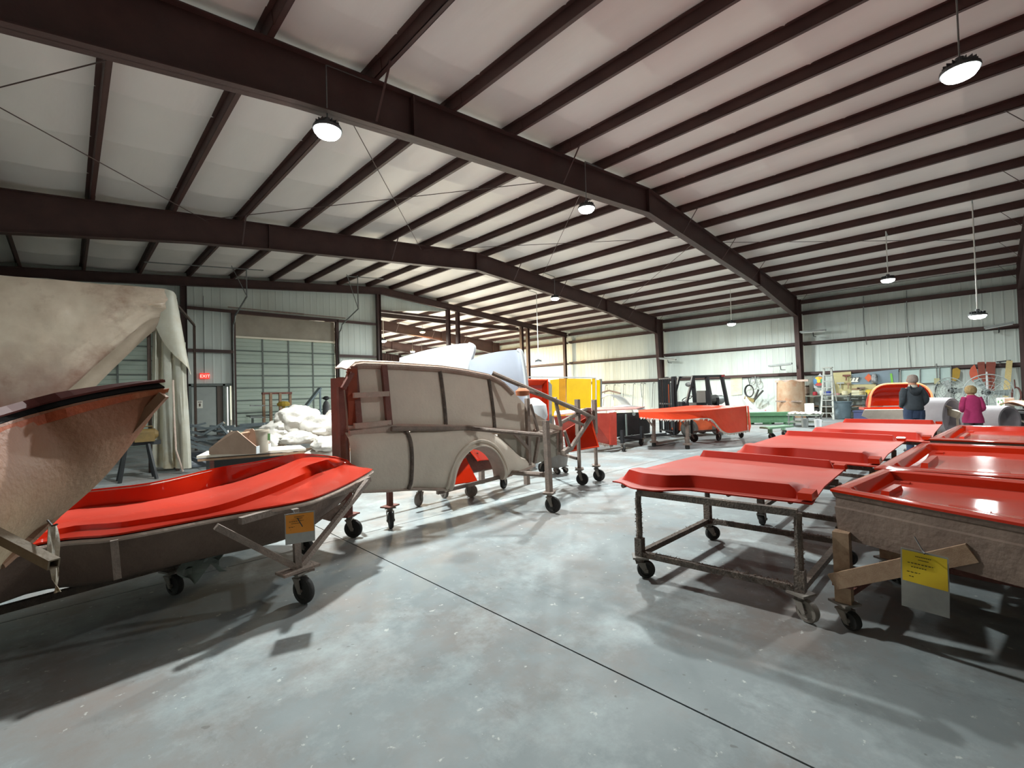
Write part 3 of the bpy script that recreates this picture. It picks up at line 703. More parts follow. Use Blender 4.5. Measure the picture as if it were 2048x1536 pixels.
g = G(); g.bar((leg[0], leg[1], .27), (0.759,3.879,0.72), .045); g.bar((leg[0], leg[1], .27), (2.153,4.342,0.776), .045); g.build('brace', pipe_m, t)
g = G(); g.bar((1.829,4.246,0.73), (2.211,4.425,0.778), .05); g.bar((0.918,3.907,0.72), (1.868,4.226,0.74), .05); g.build('edge_rail', pipe_m, t)
g = G(); g.box((leg[0], leg[1], .265), (.3, .14, .02), .2); g.box((leg[0] + .02, leg[1], .25), (.2, .09, .02), -.3); g.build('foot_plate', pipe_m, t)
g = G(); g.prism([(1.592,4.125,0.559), (1.867,4.205,0.659), (1.722,4.14,0.493)], (0, .01, 0)); g.build('gusset', glass_d, t)
caster(t, leg[0] + .01, leg[1], .25, .105, 1.9)
g = G(); g.bar((0.21,3.969,0.738), (0.225,3.962,0.487), .04); h = g.build('stub_post', pipe_m, t)
for x, y in ((-.9, 3.6), (-.8, 4.6), (1.75, 5.0), (.62, 4.85)):
    g = G(); g.bar((x, y, .2), (x, y, .55), .05); g.build('leg', pipe_d, t); caster(t, x, y, .21, .085, 2.0)
g = G(); g.bar((.62, 4.85, .25), (1.75, 5.0, .25), .05); g.bar((-.8, 4.6, .25), (.62, 4.85, .25), .05); g.bar((-.9, 3.6, .25), (-.8, 4.6, .25), .05); g.build('lower_rail', pipe_d, t)
# grey rag on the lower frame
rows = [[(.68 + .3*i/8 + .05*math.sin(j*1.3), 4.80 - .16*abs(j/5 - .3) + .03*math.sin(i*1.7 + j), .30 - (.2*(j/5)**1.3 + .05*noise.noise((i*.7, j*.8, 1)))*(.7 + .3*math.sin(i*.9))) for i in range(9)] for j in range(6)]
g = G(); g.shell(rows, .006); solo(g, 'grey_rag', mat('grey_rag', 'a4aca6', '828c88', 5, .9, .3), 'grey-green rag hanging under the long red hood mold', 'rag', smooth=True)
hang_tag('hanging_tag', 'orange paper in a clear sleeve tied to the rim of the long red hood mold', (1.155,3.666,0.761), (1.346,3.592,0.761), (1.165,3.69,0.527), .6, orange_paper, (Vector((1.226,3.708,0.773)), Vector((1.25,3.576,0.668))))

# ---------------------------------------------------------------- tan hull-shaped mold, far left foreground
t = thing('hull_mold', 'big tan fibreglass hull mold with rusty orange rim, tilted at far left', 'mold', (-.3, 2.6, 0))
T = Vector((0.312,2.551,1.685)); rim = [T, Vector((0.183,2.537,1.665)), Vector((-0.007,2.458,1.618)), Vector((-0.165,2.334,1.561)), Vector((-.5, 1.35, 1.42)), Vector((-.95, .75, 1.3))]
bot = [Vector((0.301,2.576,1.641)), Vector((0.216,2.621,1.485)), Vector((0.096,2.603,1.313)), Vector((-0.039,2.555,1.182)), Vector((-0.175,2.44,1.067)), Vector((-.6, 1.1, .7))]
R_ = smooth_pts([tuple(p) for p in rim], 25); B_ = smooth_pts([tuple(p) for p in bot], 25)
rows = []
for i in range(25):
    r = []
    for j in range(13):
        v = j / 12; p = Vector(lerp(R_[i], B_[i], v)); bul = math.sin(PI * v) * .07 * min(1, i / 12)
        r.append(tuple(p + Vector((.7, -.65, -.2)).normalized() * bul))
    rows.append(r)
g = G(); g.shell(rows, .012)
hull_m = mat('tan_hull_shell', '94826a', 'a69478', 3.5, .6, .25, 50, c3='80603e', c3amt=.47, zgrad=(1.1, 1.6, '964e2c'), detail=9)
g.build('hull_shell', hull_m, t, True)
# rim: outer rusty flange strip, dark strip painted as the gap's shade, upper laminate
up = Vector((0, 0, 1)); back = Vector((-.75, .65, .1)).normalized()
def strip(o0, o1, th, n0=0, n1=25):
    g = G(); a = [Vector(R_[i]) + o0 for i in range(n0, n1)]; b = [Vector(R_[i]) + o1 * (.4 + .6 * min(1, (i + 2) / 12)) for i in range(n0, n1)]
    g.shell([[tuple(p) for p in a], [tuple(p) for p in b]], th); return g
strip(up * -.002 - back * .02, up * -.036 - back * .028, .01).build('rim_flange', rustor, t)
strip(up * .026 - back * .004, up * .045 + back * .02, .012).build('rim_lip', mat('dark_red_rim', '6a2a22', '56211c', 6, .7), t)
strip(up * .0 + back * .0, up * .03 + back * .05, .008).build('rim_gap_shade', darkm, t)  # solid dark strip stands in for the shade between flange and lip
g = G(); g.shell([[tuple(Vector(p) + up * .03 + back * .004) for p in R_], [tuple(Vector(p) + up * -.2 + back * .5) for p in R_]], .01); g.build('inner_skin', redb, t, True)
g = G(); g.bar(tuple(T + Vector((-.005, -.02, -.03))), (0.132,2.62,1.412), .034); g.path([(0.132,2.62,1.412), (0.004,2.582,1.232), (-0.104,2.495,1.123), (-0.173,2.41,1.067)], .016, 6); g.build('edge_pipe', mat('tan_pipe', '8f6a50', '7d5a44', 5, .7, .2), t)
bm_ = mat('tan_square_tube', '80705c', '6e604e', 5, .7, .2)
# open ended square tube sticking out towards the camera
a, b = Vector((-0.219,2.199,1.271)), Vector((-0.031,1.852,1.172)); d = (b - a).normalized(); xx = d.cross(up).normalized(); yy = xx.cross(d)
g = G(); w_ = .0135
for s1, o in ((1, xx), (-1, xx), (1, yy), (-1, yy)):
    q = xx if o is yy else yy
    g.bar(a + o * s1 * w_ * .88, b + o * s1 * w_ * .88, *((.004, 2 * w_) if o is xx else (2 * w_, .004)), up=(0, 0, 1))
g.build('square_tube', bm_, t)
g = G(); g.bar(a, b - d * .03, .022); g.build('tube_shade', darkm, t)  # dark core put in as the shade inside the open tube
for p, q in (((-.85, 1.5, .2), (-.62, 1.78, 1.0)), ((-1.4, 1.2, .2), (-1.3, 1.8, 1.0)), ((-1.2, 3.2, .2), (-.8, 2.8, 1.2)), ((-.85, 1.5, .25), (-1.4, 1.2, .25)), ((-.85, 1.5, .3), (-1.2, 3.2, .3)), ((-.62, 1.78, 1.0), (-.4, 1.5, 1.08)), ((-.8, 2.8, 1.2), (-.4, 1.6, 1.3))):
    g = G(); g.bar(p, q, .05); g.build('frame_bar', bm_, t)
for x, y in ((-.85, 1.5), (-1.4, 1.2), (-1.2, 3.2)): caster(t, x, y, .21, .085, 1)
# strip of tape and paper hung on a tie at the tube's end
rows = []
for j in range(15):
    v = j / 14; p = Vector(lerp((-0.037,1.995,1.254), (-0.027,1.907,1.074), v)); wd = .011 + .003 * math.sin(v * 5) - .02 * max(0, v - .8) * 4
    rows.append([tuple(p + xx * (wd * (i - 2) / 2) + Vector((.003 * math.sin(i * 1.9 + v * 7), .003 * math.cos(i * 2.3 + v * 6), 0))) for i in range(5)])
g = G(); g.shell(rows, .002); s_ = solo(g, 'tape_strip', mat('soiled_tape', 'cfc6b8', 'b8a88c', 12, .5, .2, trans=.2, c3='a87a30', c3amt=.42), 'soiled strip of tape dangling from the tan hull mold by a tie', 'tape', smooth=True)
g = G(); g.path([(-0.047,2.032,1.266), (-0.036,1.973,1.258), (-0.025,1.956,1.263)], .003, 5); g.build('wire_tie', blackm, s_)

# ---------------------------------------------------------------- grey van side mold on its caster frame
t = thing('van_side_mold', 'big grey-brown fibreglass mold of a van side with wheel arch', 'mold', (4.2, 5.3, 0))
YB = 5.1
top_x = [2.30, 2.36, 2.47, 3.00, 3.69, 4.10, 4.54, 4.78, 5.00, 5.25, 5.50, 5.85, 6.19]
top_z = [1.80, 1.95, 2.05, 2.045, 2.02, 1.98, 1.915, 1.84, 1.66, 1.42, 1.25, 1.08, 1.00]
bel_x = [2.30, 3.00, 4.00, 4.80, 5.54, 6.19]; bel_z = [1.27, 1.24, 1.16, 1.04, .93, .93]
ztop = lambda x: interp(top_x, top_z, x); zbel = lambda x: interp(bel_x, bel_z, x)
def yskin(x, z):                     # tumblehome above the belt, nose curving away
    b = zbel(x); y = YB + max(0, z - b) ** 1.5 * .16
    if x > 5.2: y += (x - 5.2) ** 2 * .08
    if x < 2.5: y += (2.5 - x) ** 2 * .8
    return y
xs_ = [2.30 + (6.2 - 2.30) * k / 52 for k in range(53)]
rows = []
for x in xs_:
    a, b = zbel(x) - .02, ztop(x); rows.append([(x, yskin(x, a + (b - a) * j / 10), a + (b - a) * j / 10) for j in range(11)])
g = G(); g.shell(rows, .012); g.build('upper_skin', glass_f, t, True)
# lower body: rear fender with flared round arch
AC = (4.075, .36); AR = (.455, .53)
def flare(x, z):
    d = math.hypot((x - AC[0]) / (AR[0] + .0), (z - AC[1]) / AR[1])
    return -.10 * max(0, 1 - abs(d - 1.0) / .9) ** .6
fb_x = [2.27, 2.78, 3.0, 3.62, 4.53, 4.75, 5.0, 5.4]; fb_z = [.56, .49, .47, .37, .37, .40, .42, .45]
fen_x = [2.3, 3.0, 3.9, 4.3, 4.55, 4.8, 5.05, 5.4]; fen_z = [1.21, 1.2, 1.17, 1.1, .98, .80, .62, .47]   # crown of the fender
def ylow(x, z):
    zc = interp(fen_x, fen_z, x); k = max(0, min(1, (zc - z) / .22)); zb = interp(fb_x, fb_z, x)
    roll = max(0, 1 - (z - zb) / .12)
    return YB - .02 - .13 * math.sqrt(max(0, 1 - (1 - k) ** 2)) + flare(x, z) * .55 + .05 * roll ** 2
# polar patch around the arch, joined to side pieces
def ray_out(th):
    """distance from arch centre to the fender's outline in direction th"""
    c, s_ = math.cos(th), math.sin(th); best = 3.0; k = .3
    while k < 2.0:
        x, z = AC[0] + c * k, AC[1] + s_ * k
        if x < 3.05 or x > 5.38 or z > interp(fen_x, fen_z, x): break
        k += .01
    return k
rows = []; N = 48
for i in range(N + 1):
    th = PI * i / N; c, s_ = math.cos(th), math.sin(th)
    k0 = 1 / math.hypot(c / AR[0], s_ / AR[1]); k1 = ray_out(th); r = []
    for j in range(15):
        k = k0 + (k1 - k0) * (j / 14) ** 1.15; x, z = AC[0] + c * k, AC[1] + s_ * k
        y = ylow(x, z) - (.035 if j == 0 else .045 if j == 1 else .02 if j == 2 else 0)
        z += max(0, (interp(fb_x, fb_z, x) - z)) * min(1, j / 3)
        r.append((x, y, z))
    rows.append(r)
g = G(); g.shell([list(r) for r in rows], .014); g.build('fender_skin', glass_f, t, True)
rows2 = []
for k in range(15):
    x = 2.28 + (3.06 - 2.28) * k / 14; a, b = interp(fb_x, fb_z, x), interp(fen_x, fen_z, x)
    rows2.append([(x, ylow(x, a + (b - a) * j / 10) + (.04 if x < 2.33 else 0), a + (b - a) * j / 10) for j in range(11)])
g = G(); g.shell(rows2, .012); g.build('rear_quarter_skin', glass_f, t, True)
# cowl side below the belt, set back
rows = [[(x, YB + .06 + (.08 * (x - 5.2) ** 2 if x > 5.2 else 0), a) for a in (.44 + .1 * max(0, x - 5.4), .6, .8, zbel(x))] for x in [4.66 + 1.64 * k / 18 for k in range(19)]]
g = G(); g.shell(rows, .012); g.build('cowl_skin', mat('grey_cowl_skin', 'a39c90', '90887c', 2.5, .85, .3, c3='7f776c'), t, True)
rows = [[(x, YB + .05, a + (zbel(x) - a) * j / 3) for j, a in ((0, 1.0), (1, 1.0), (2, 1.0), (3, 1.0))] for x in (4.0, 4.25, 4.5, 4.7)]
g = G(); g.shell(rows, .012); g.build('belt_panel', glass_f, t)
# arch lip: thick pale rim seen inside the opening
g = G(); pts = [(AC[0] + math.cos(PI*i/24) * AR[0], 0, AC[1] + math.sin(PI*i/24) * AR[1]) for i in range(25)]
g.shell([[(x, ylow(x, z) - .03, z) for x, _, z in pts], [(x + (AC[0] - x) * .09, YB - .02, z - (z - AC[1]) * .10) for x, _, z in pts]], .012); g.build('arch_lip', glass_p, t, True)
g = G(); g.path([(AC[0] + math.cos(PI*i/24) * (AR[0] + .075), ylow(AC[0] + math.cos(PI*i/24) * (AR[0] + .075), AC[1] + math.sin(PI*i/24) * (AR[1] + .075)) - .01, AC[1] + math.sin(PI*i/24) * (AR[1] + .075)) for i in range(25)], .022, 8); g.build('arch_bead', glass_f, t, True)
# returns at the top and the rear end
g = G(); g.shell([[(x, yskin(x, ztop(x)), ztop(x)), (x, yskin(x, ztop(x)) + .16, ztop(x) + .03), (x, yskin(x, ztop(x)) + .34, ztop(x) + .035)] for x in [2.36 + k * (4.8 - 2.36) / 24 for k in range(25)]], (0, 0, -.015)); g.build('top_flange', glass_p, t, True)
g = G(); g.shell([[(2.33 - .02 * j, YB + .02 + .32 * j / 3, .55 + 1.3 * k / 8) for k in range(9)] for j in range(4)], (-.012, 0, 0)); g.build('rear_return', mat('rusty_red_return', '87402c', '6e3a30', 3, .6, .2, c3='9a5a44'), t, True)
# laminated ribs
def rib(pts, r, nm='rib', m=glass_p, n=8):
    g = G(); g.path(pts, r, n); return g.build(nm, m, t, True)
rib([(x, yskin(x, ztop(x)) - .03, ztop(x) - .055) for x in [2.36 + k * (5.0 - 2.36) / 28 for k in range(29)]], .04, 'top_rib', mat('pink_brown_laminate', 'a48d80', '94796c', 6, .9, .5))
for x, m in ((3.66, glass_f), (4.54, glass_f)):
    z0, z1 = zbel(x) + .02, ztop(x) - .05
    g = G(); g.path([(x, yskin(x, z0 + (z1 - z0) * k / 10) - .02, z0 + (z1 - z0) * k / 10) for k in range(11)], .027, 6); g.build('rib', pipe_d, t, True)
rib([(x, yskin(x, zbel(x)) - .035, zbel(x)) for x in xs_[:48]], .03, 'belt_rib')
rib([(x, yskin(x, zbel(x)) - .03 + (x - 5.4) * .1, zbel(x) + .02) for x in xs_[41:]], .05, 'nose_bead')
rib([(3.0 + .03 * math.sin(k / 12 * PI), ylow(3.0, .48 + .74 * k / 12) - .02, .48 + .74 * k / 12) for k in range(13)], .026, 'fender_rib', pipe_d)
rib([(x, ylow(x, interp(fb_x, fb_z, x)) - .01, interp(fb_x, fb_z, x)) for x in [2.3 + k * .11 for k in range(13)]], .02, 'bottom_bead')
rib([(x, ylow(x, interp(fb_x, fb_z, x)), interp(fb_x, fb_z, x)) for x in [4.53 + k * .09 for k in range(10)]], .02, 'bottom_bead')
# rear end frame, plywood braced
for x, z0, z1, y in ((2.42, 1.28, 1.98, YB - .04), (2.80, 1.27, 2.0, YB - .05)):
    g = G(); g.bar((x, y, z0), (x + .0, y + .1, z1), .05, .07); g.build('frame_upright', pipe_r, t)
for z, a, b in ((1.64, 2.36, 2.80), (1.29, 2.36, 2.82), (1.21, 2.3, 2.85)):
    g = G(); g.bar((a, YB - .04, z), (b, YB - .05, z + .01), .05, .06); g.build('frame_cross_bar', glass_p, t)
g = G(); g.mm((2.31, YB - .02, 1.3), (2.42, YB + .0, 1.95)); g.build('rust_panel', mat('rust_red_panel', '8c3c1e', '7a3a26', 4, .7, .1, c3='9c5c40'), t)
for x, y, z1 in ((2.25, 5.12, 1.74), (2.34, 5.3, 1.86)):
    g = G(); g.bar((x, y, .26), (x - .01, y + .02, z1), .06); g.build('end_post', pipe_r, t)
g = G(); g.bar((2.25, 5.08, 1.72), (2.36, 5.08, 1.9), .05); g.build('end_post_splint', pipe_r, t)
for x, y in ((2.33, 5.17), (2.85, 5.17)):
    g = G(); g.bar((x, y, .27), (x, y, .6), .06); g.build('leg', pipe_r, t)
    g = G(); g.box((x, y, .265), (.2, .14, .015), .4); g.build('leg_plate', pipe_r, t)
caster(t, 2.33, 5.17, .26, .105, 2.3); caster(t, 2.85, 5.17, .26, .1, 1.2)
# inner low casters and base rails
for k, (x, y) in enumerate(((3.72, 5.85), (4.23, 6.0), (4.5, 5.7), (5.26, 5.73), (6.8, 6.2))):
    caster(t, x, y, .25, .1, .5 + k, dark=(k > 2))
    g = G(); g.bar((x, y, .25), (x, y, .42), .05); g.build('leg', pipe_r, t)
for p, q in (((2.6, 5.75, .42), (6.9, 6.1, .42)), ((3.4, 5.6, .4), (5.5, 5.7, .4)), ((2.5, 5.2, .55), (2.6, 5.75, .45)), ((3.45, 5.02, .345), (4.75, 4.98, .40)), ((3.6, 5.45, .62), (4.3, 5.5, .68)), ((6.31, 4.95, .45), (6.9, 6.1, .45))):
    g = G(); g.bar(p, q, .045); g.build('base_rail', pipe_m, t)
# red inner pieces seen through the arch
g = G(); g.shell([[(3.78 + .55 * i / 4, 5.3 + .5 * j / 4 + .05 * math.sin(i), .32 + .6 * j / 4) for j in range(5)] for i in range(5)], .02); g.build('inner_red_panel', redm, t)
g = G(); g.shell([[(4.42 + .75 * i / 8, 5.35 + .4 * j / 5 + .15 * math.sin(PI * i / 8), .6 + .3 * j / 5 - .08 * i / 8) for j in range(6)] for i in range(9)], .015); g.build('inner_red_shell', redm, t, True)
g = G(); g.mm((4.3, 5.95, .5), (5.2, 6.0, .95)); g.build('inner_board', darkm, t)
g = G(); g.prism([(4.35, 5.55, .42), (4.9, 5.55, .42), (4.9, 5.55, .62), (4.6, 5.55, .62), (4.6, 5.55, .7), (4.35, 5.55, .7)], (0, .02, 0)); g.build('inner_bracket', pipe_r, t)
# outrigger post and front frame of pipes
def pipe(pts, r=.026, nm='frame_pipe', m=pipe_m):
    g = G(); g.path(pts, r, 8); return g.build(nm, m, t)
g = G(); g.bar((4.63, 4.12, .27), (4.61, 4.13, 1.23), .07); g.build('post', pipe_m, t)
g = G(); g.box((4.63, 4.12, .275), (.22, .14, .015), .5); g.build('post_plate', pipe_m, t); caster(t, 4.63, 4.12, .265, .11, 1.9)
for (x, y, z1) in ((6.31, 4.91, 1.47), (6.77, 4.89, 1.45)):
    g = G(); g.bar((x, y, .85), (x, y, z1), .07); g.tube((x, y, .28), (x, y, .87), .032, 8); g.build('post', pipe_m, t)
    g = G(); g.box((x, y, .285), (.22, .14, .015), .7); g.build('post_plate', pipe_m, t); caster(t, x, y, .275, .105, 2.0)
pipe([(2.8, YB - .1, 1.225), (4.0, YB - .12, 1.14), (4.62, 4.16, 1.03)], .03)
pipe([(4.75, YB - .03, .42), (4.62, 4.2, .50)], .035)
pipe([(4.588,5.15,1.922), (5.074,4.693,1.61), (6.717,4.855,1.127)], .035)
pipe([(4.663,4.672,1.683), (5.304,4.751,1.545), (6.238,4.896,1.334)], .025)
g = G(); g.bar((5.181,5.02,1.521), (5.183,5.02,0.479), .06); g.build('upright_bar', pipe_m, t)
g = G(); g.bar((5.257,5.02,1.431), (5.391,5,0.995), .035); g.build('brace', pipe_m, t)
g = G(); g.bar((5.391,4.98,0.949), (5.267,4.98,0.504), .045); g.build('brace', pipe_m, t)
g = G(); g.bar((4.836,5,1.024), (5.161,5,0.733), .045); g.build('brace', pipe_m, t)
g = G(); g.bar((6.125,5.15,0.949), (6.107,5.15,0.571), .05); g.build('brace', pipe_m, t)
pipe([(5.568,4.774,1.522), (5.71,4.788,1.059)], .03); pipe([(5.788,4.851,1.109), (6.488,4.864,1.289)], .035); pipe([(5.954,4.827,1.156), (6.334,4.811,1.031)], .025)
pipe([(6.549,4.808,1.147), (6.065,4.872,0.671)], .04); pipe([(6.065,4.872,0.671), (5.801,4.85,0.61)], .05); pipe([(5.828,4.816,0.969), (6.014,4.852,0.661)], .025)
g = G(); g.box((6.6,4.896,1.213), (.16, .1, .2), .6); g.build('clamp_block', pipe_r, t)
# red triangular nose panel between the posts
a, b, c_, d_ = (Vector((6.629,4.897,1.176)), Vector((6.756,4.817,0.621)), Vector((6.206,5.086,0.574)), Vector((6.132,5.078,0.934)))
g = G(); nn = (b - a).cross(c_ - a).normalized() * .03; g.prism([a, b, c_, d_], nn); g.build('nose_panel', redm, t)
g = G(); g.path([a, b, c_], .02, 8); g.build('nose_panel_edge', orangem, t)
g = G(); g.lathe([(.02, -.05), (.09, -.04), (.1, .02), (.05, .06)], (4.485,4.428,1.617), 'Z', 10); g.build('orange_rag', mat('orange_rag', 'c07850', 'a86040', 8, .8), t, True)

# grey tub on small casters behind the front post
t = thing('mixing_tub', 'grey plastic tub on casters hanging beside the van mold nose', 'tub', (6.96,5.989,0))
c = Vector((6.96,5.989,0)); g = G()
g.lathe([(.19, .14), (.21, .15), (.27, .46), (.30, .47), (.30, .50), (.27, .50), (.255, .46), (.2, .17), (.02, .165)], c, 'Z', 24); g.build('tub', mat('grey_tub', '8e8c88', '807e7a', 5, .6, .1), t, True)
for k in range(4): caster(t, c.x + .15 * math.cos(k*PI/2 + .6), c.y + .15 * math.sin(k*PI/2 + .6), .15, .055, k)
g = G(); g.tube(tuple(c + Vector((-.28, 0, .48))), tuple(c + Vector((-.42, .1, .78))), .012, 6); g.build('handle', wheel_m, t)

# ---------------------------------------------------------------- plastic sheeting booth at the left
t = thing('plastic_booth', 'tall booth of soiled plastic sheeting with the front curtain drawn up', 'booth', (-.5, 13.2, 0))
A0 = Vector((-3.2, 13.9, 4.24)); A1 = Vector((-0.942,13.516,4.229)); A2 = Vector((1.653,13.091,4.238))
def top_edge(u):      # u 0..1 from off frame left to the corner
    return Vector(lerp(A0, A1, u / .4)) if u < .4 else Vector(lerp(A1, A2, (u - .4) / .6))
low = smooth_pts([(-3.2, 13.7, .35), (-1.8, 13.45, .5), (-0.979,13.783,0.714), (-0.038,13.403,1.67), (0.719,13.342,2.643), (1.369,13.248,3.424), (1.764,13.072,3.528)], 61)
def sheet(u, v):
    p = top_edge(u); q = Vector(low[int(u * 60 + .5)]); r = p.lerp(q, v)
    sag = .10 * math.sin(PI * v) * (1 + .5 * math.sin(u * 9)); w_ = noise.noise((u * 9, v * 5, 1)) * .05 + abs(noise.noise((u * 20, v * 16 + u * 8, 4))) * .06 * (1 if v > .3 else .5)
    tens = .035 * math.sin((u * 26 - v * 16)) * v * (1 - v) * 2 * (u > .5)
    return tuple(r + Vector((.1, -1, 0)) * (sag + w_ + tens))
rows = [[sheet(i / 60, j / 36) for j in range(37)] for i in range(61)]
g = G(); g.shell(rows, .006); g.build('front_curtain', plastic, t, True)
# gathered hem along the drawn-up edge
rows = []
for i in range(61):
    p = Vector(low[i]); q = Vector(sheet(i / 60, .93)); o = []
    for j in range(6):
        o.append(tuple(p.lerp(q, j / 5) + Vector((.12, -1, 0)) * (.05 + .05 * math.sin(PI * j / 5)) + Vector((.10 * (1 - j / 5), 0, -.12 * (1 - j / 5)))))
    rows.append(o)
g = G(); g.shell(rows, .006); g.build('curtain_hem', mat('plastic_hem', 'b7a593', 'a89684', 2, .35, .2, 8, trans=.3), t, True)
# roof sheet
g = G(); g.shell([[tuple(top_edge(i / 20) + Vector((.25 * j / 6, .9 * j, -.10 * math.sin(PI * j / 6) + .05 * noise.noise((i * .5, j, 2))))) for j in range(7)] for i in range(21)], .006); g.build('roof_sheet', plastic_w, t, True)
# right-hand corner drape: pleated curtain
path = smooth_pts([(1.374,13.316,3.295), (1.552,13.422,3.321), (1.606,12.953,3.269), (1.754,13.018,3.288), (1.834,12.594,3.244), (2.001,12.709,3.27)], 46)
fold = lambda i, z: .07 * math.sin(i * .95 + z * .3) + .03 * math.sin(i * 2.1 + z)
rows = []
zt_ = [3.25, 3.35, 3.2, 3.0, 2.85, 2.75]
for i, p in enumerate(path):
    u = i / 45; zt = interp([0, .25, .5, .75, 1], [3.25, 3.5, 3.3, 3.1, 2.9], u); r = []
    for j in range(25):
        v = j / 24; z = zt + (.12 - zt) * v; s_ = .8 + .25 * v
        c = Vector(path[23]); q = c + (Vector(p) - c) * s_
        r.append((q.x + fold(i, z) * .6, q.y - fold(i, z), z))
    rows.append(r)
g = G(); g.shell(rows, .006); g.build('corner_curtain', plastic_w, t, True)
# outer flap falling from the corner
F0 = [(1.629,13.045,4.227), (1.769,12.981,4.176), (1.869,13.301,4.163)]; F1 = [(1.509,13.043,3.41), (1.704,12.65,3.218), (1.886,12.748,3.381)]; F2 = [(1.434,13.187,3.342), (1.795,12.51,2.56), (2.047,12.484,2.225)]
rows = []
for i in range(13):
    u = i / 12; a, b, c_ = (Vector(smooth_pts(F, 13)[i]) for F in (F0, F1, F2)); rows.append([tuple(((1-v)**2) * a + 2*v*(1-v) * b + v*v * c_ + Vector((.03, -.04, 0)) * math.sin(u * 9 + v * 2) * v) for v in [k / 10 for k in range(11)]])
g = G(); g.shell(rows, .006); g.build('corner_flap', plastic_w, t, True)
bk = mat('dark_booth_post', '4a3a30', '3a2c26', 5, .8)
for p in ((1.38,13.6,2.859), (1.86,13.345,2.858)):
    g = G(); g.bar((p[0], p[1], 0), (p[0], p[1], 4.1), .07); g.build('post', bk, t)
for y in (0, 5.2):
    g = G(); a, b = top_edge(0), top_edge(1); g.bar((a.x, a.y + y + .08, 4.17), (b.x, b.y + y + .08, 4.17), .06); g.build('top_rail', bk, t)
g = G(); b = top_edge(1); g.bar((b.x, b.y + .05, 4.17), (b.x + 1.4, b.y + 5.2, 4.17), .06); g.build('top_rail', bk, t)
for x, y in ((b.x + 1.4, b.y + 5.2), (-3.1, 13.95), (-3.1, 19.1)):
    g = G(); g.bar((x, y, 0), (x, y, 4.15), .07); g.build('post', bk, t)
g = G(); g.path([(1.687,12.556,2.115), (1.704,12.566,1.115), (1.723,12.562,0.559), (1.849,12.592,0.062)], .02, 6); g.build('rope', glass_p, t)

# sawhorse with a yellow machine under the booth's edge
t = thing('pipe_cutter', 'rusty yellow pipe machine on a folding steel stand beside the booth', 'machine', (1.05,12.539,0))
c = Vector((1.05,12.539,0)); g = G()
for sx in (-1, 1):
    for sy in (-1, 1): g.bar(tuple(c + Vector((sx*.3, sy*.22, 0))), tuple(c + Vector((sx*.18, sy*.05, .75))), .05)
g.bar(tuple(c + Vector((-.42, 0, .77))), tuple(c + Vector((.4, 0, .77))), .09); g.build('stand', blackm, t)
ym = mat('old_yellow_paint', '6e5628', '54421f', 5, .6, c3='463626')
g = G(); g.box(tuple(c + Vector((.12, 0, .9))), (.34, .26, .2)); g.lathe([(.1, -.2), (.12, -.18), (.12, .1), (.06, .16)], tuple(c + Vector((.2, 0, .95))), 'X', 14); g.build('motor', ym, t)
g = G(); g.path([tuple(c + Vector(v)) for v in ((-.02, 0, 1.0), (-.02, 0, 1.12), (.26, 0, 1.12), (.26, 0, 1.0))], .015, 6); g.build('handle', ym, t)

# ---------------------------------------------------------------- low bench with toolbox and bucket
t = thing('work_bench', 'white-topped plank bench behind the long red hood mold', 'bench', (2.0, 7.9, 0))
P_ = [(1.331,7.956,0.8), (2.697,7.495,0.8), (2.829,8.133,0.8), (1.59,8.629,0.8)]
g = G(); g.prism([Vector(p) for p in P_], (0, 0, .035)); g.build('bench_top', mat('white_bench_top', 'dcd3c6', 'cfc4b4', 3, .7), t)
a, b = Vector(P_[0]), Vector(P_[1])
g = G(); g.bar(tuple(a + Vector((.02, .02, -.03))), tuple(b + Vector((-.02, .02, -.03))), .07, .03); g.build('apron', wood_m, t)
for f, s_ in ((.12, .06), (.9, .06), (.15, .42), (.88, .38)):
    p = a.lerp(b, f) + Vector((s_ * .4, s_, 0)); g = G(); g.bar((p.x, p.y, 0), (p.x, p.y, .8), .05); g.build('leg', pipe_r, t)
g = G(); p = a.lerp(b, .5); g.mm((p.x - .5, p.y + .25, .35), (p.x + .5, p.y + .6, .75)); g.build('dark_crate', blackm, t)
# wooden tote toolbox, gabled ends
t = thing('tool_tote', 'open plywood tool tote with gabled ends on the white-topped bench', 'toolbox', (1.721,7.669,0.835))
E_ = [(1.469,7.872,0.848), (1.469,7.869,0.935), (1.687,7.609,1.175), (1.75,7.521,1.181), (1.936,7.305,0.953), (1.935,7.309,0.845)]
pk = mat('pinkish_plywood', 'a98c7a', '9a7d6c', 4, .7, .1)
g = G(); n_ = Vector((.55, .62, 0)).normalized(); g.prism([Vector(p) for p in E_], n_ * .02); g.build('end_board', pk, t)
g = G(); g.prism([Vector(p) + n_ * .42 for p in E_], n_ * .02); g.build('end_board', pk, t)
e5, e4 = Vector(E_[5]), Vector(E_[4])
g = G(); g.prism([e5, e4, e4 + n_ * .42, e5 + n_ * .42], (0.01, 0, 0)); g.build('side_board', white_p, t)
e0, e1 = Vector(E_[0]), Vector(E_[1])
g = G(); g.prism([e0, e1, e1 + n_ * .42, e0 + n_ * .42], (0.01, 0, 0)); g.build('side_board', pk, t)
g = G(); g.prism([e0, e5, e5 + n_ * .42, e0 + n_ * .42], (0, 0, .012)); g.build('bottom_board', pk, t)
h = (Vector(E_[2]) + Vector(E_[3])) / 2 + Vector((0, 0, -.05)); g = G(); g.tube(h, h + n_ * .44, .014, 8); g.build('handle_rod', wood_m, t)
c = Vector((2.054,7.43,0.852)); t = thing('resin_bucket', 'dirty white resin bucket beside the tool tote on the bench', 'bucket', tuple(c))
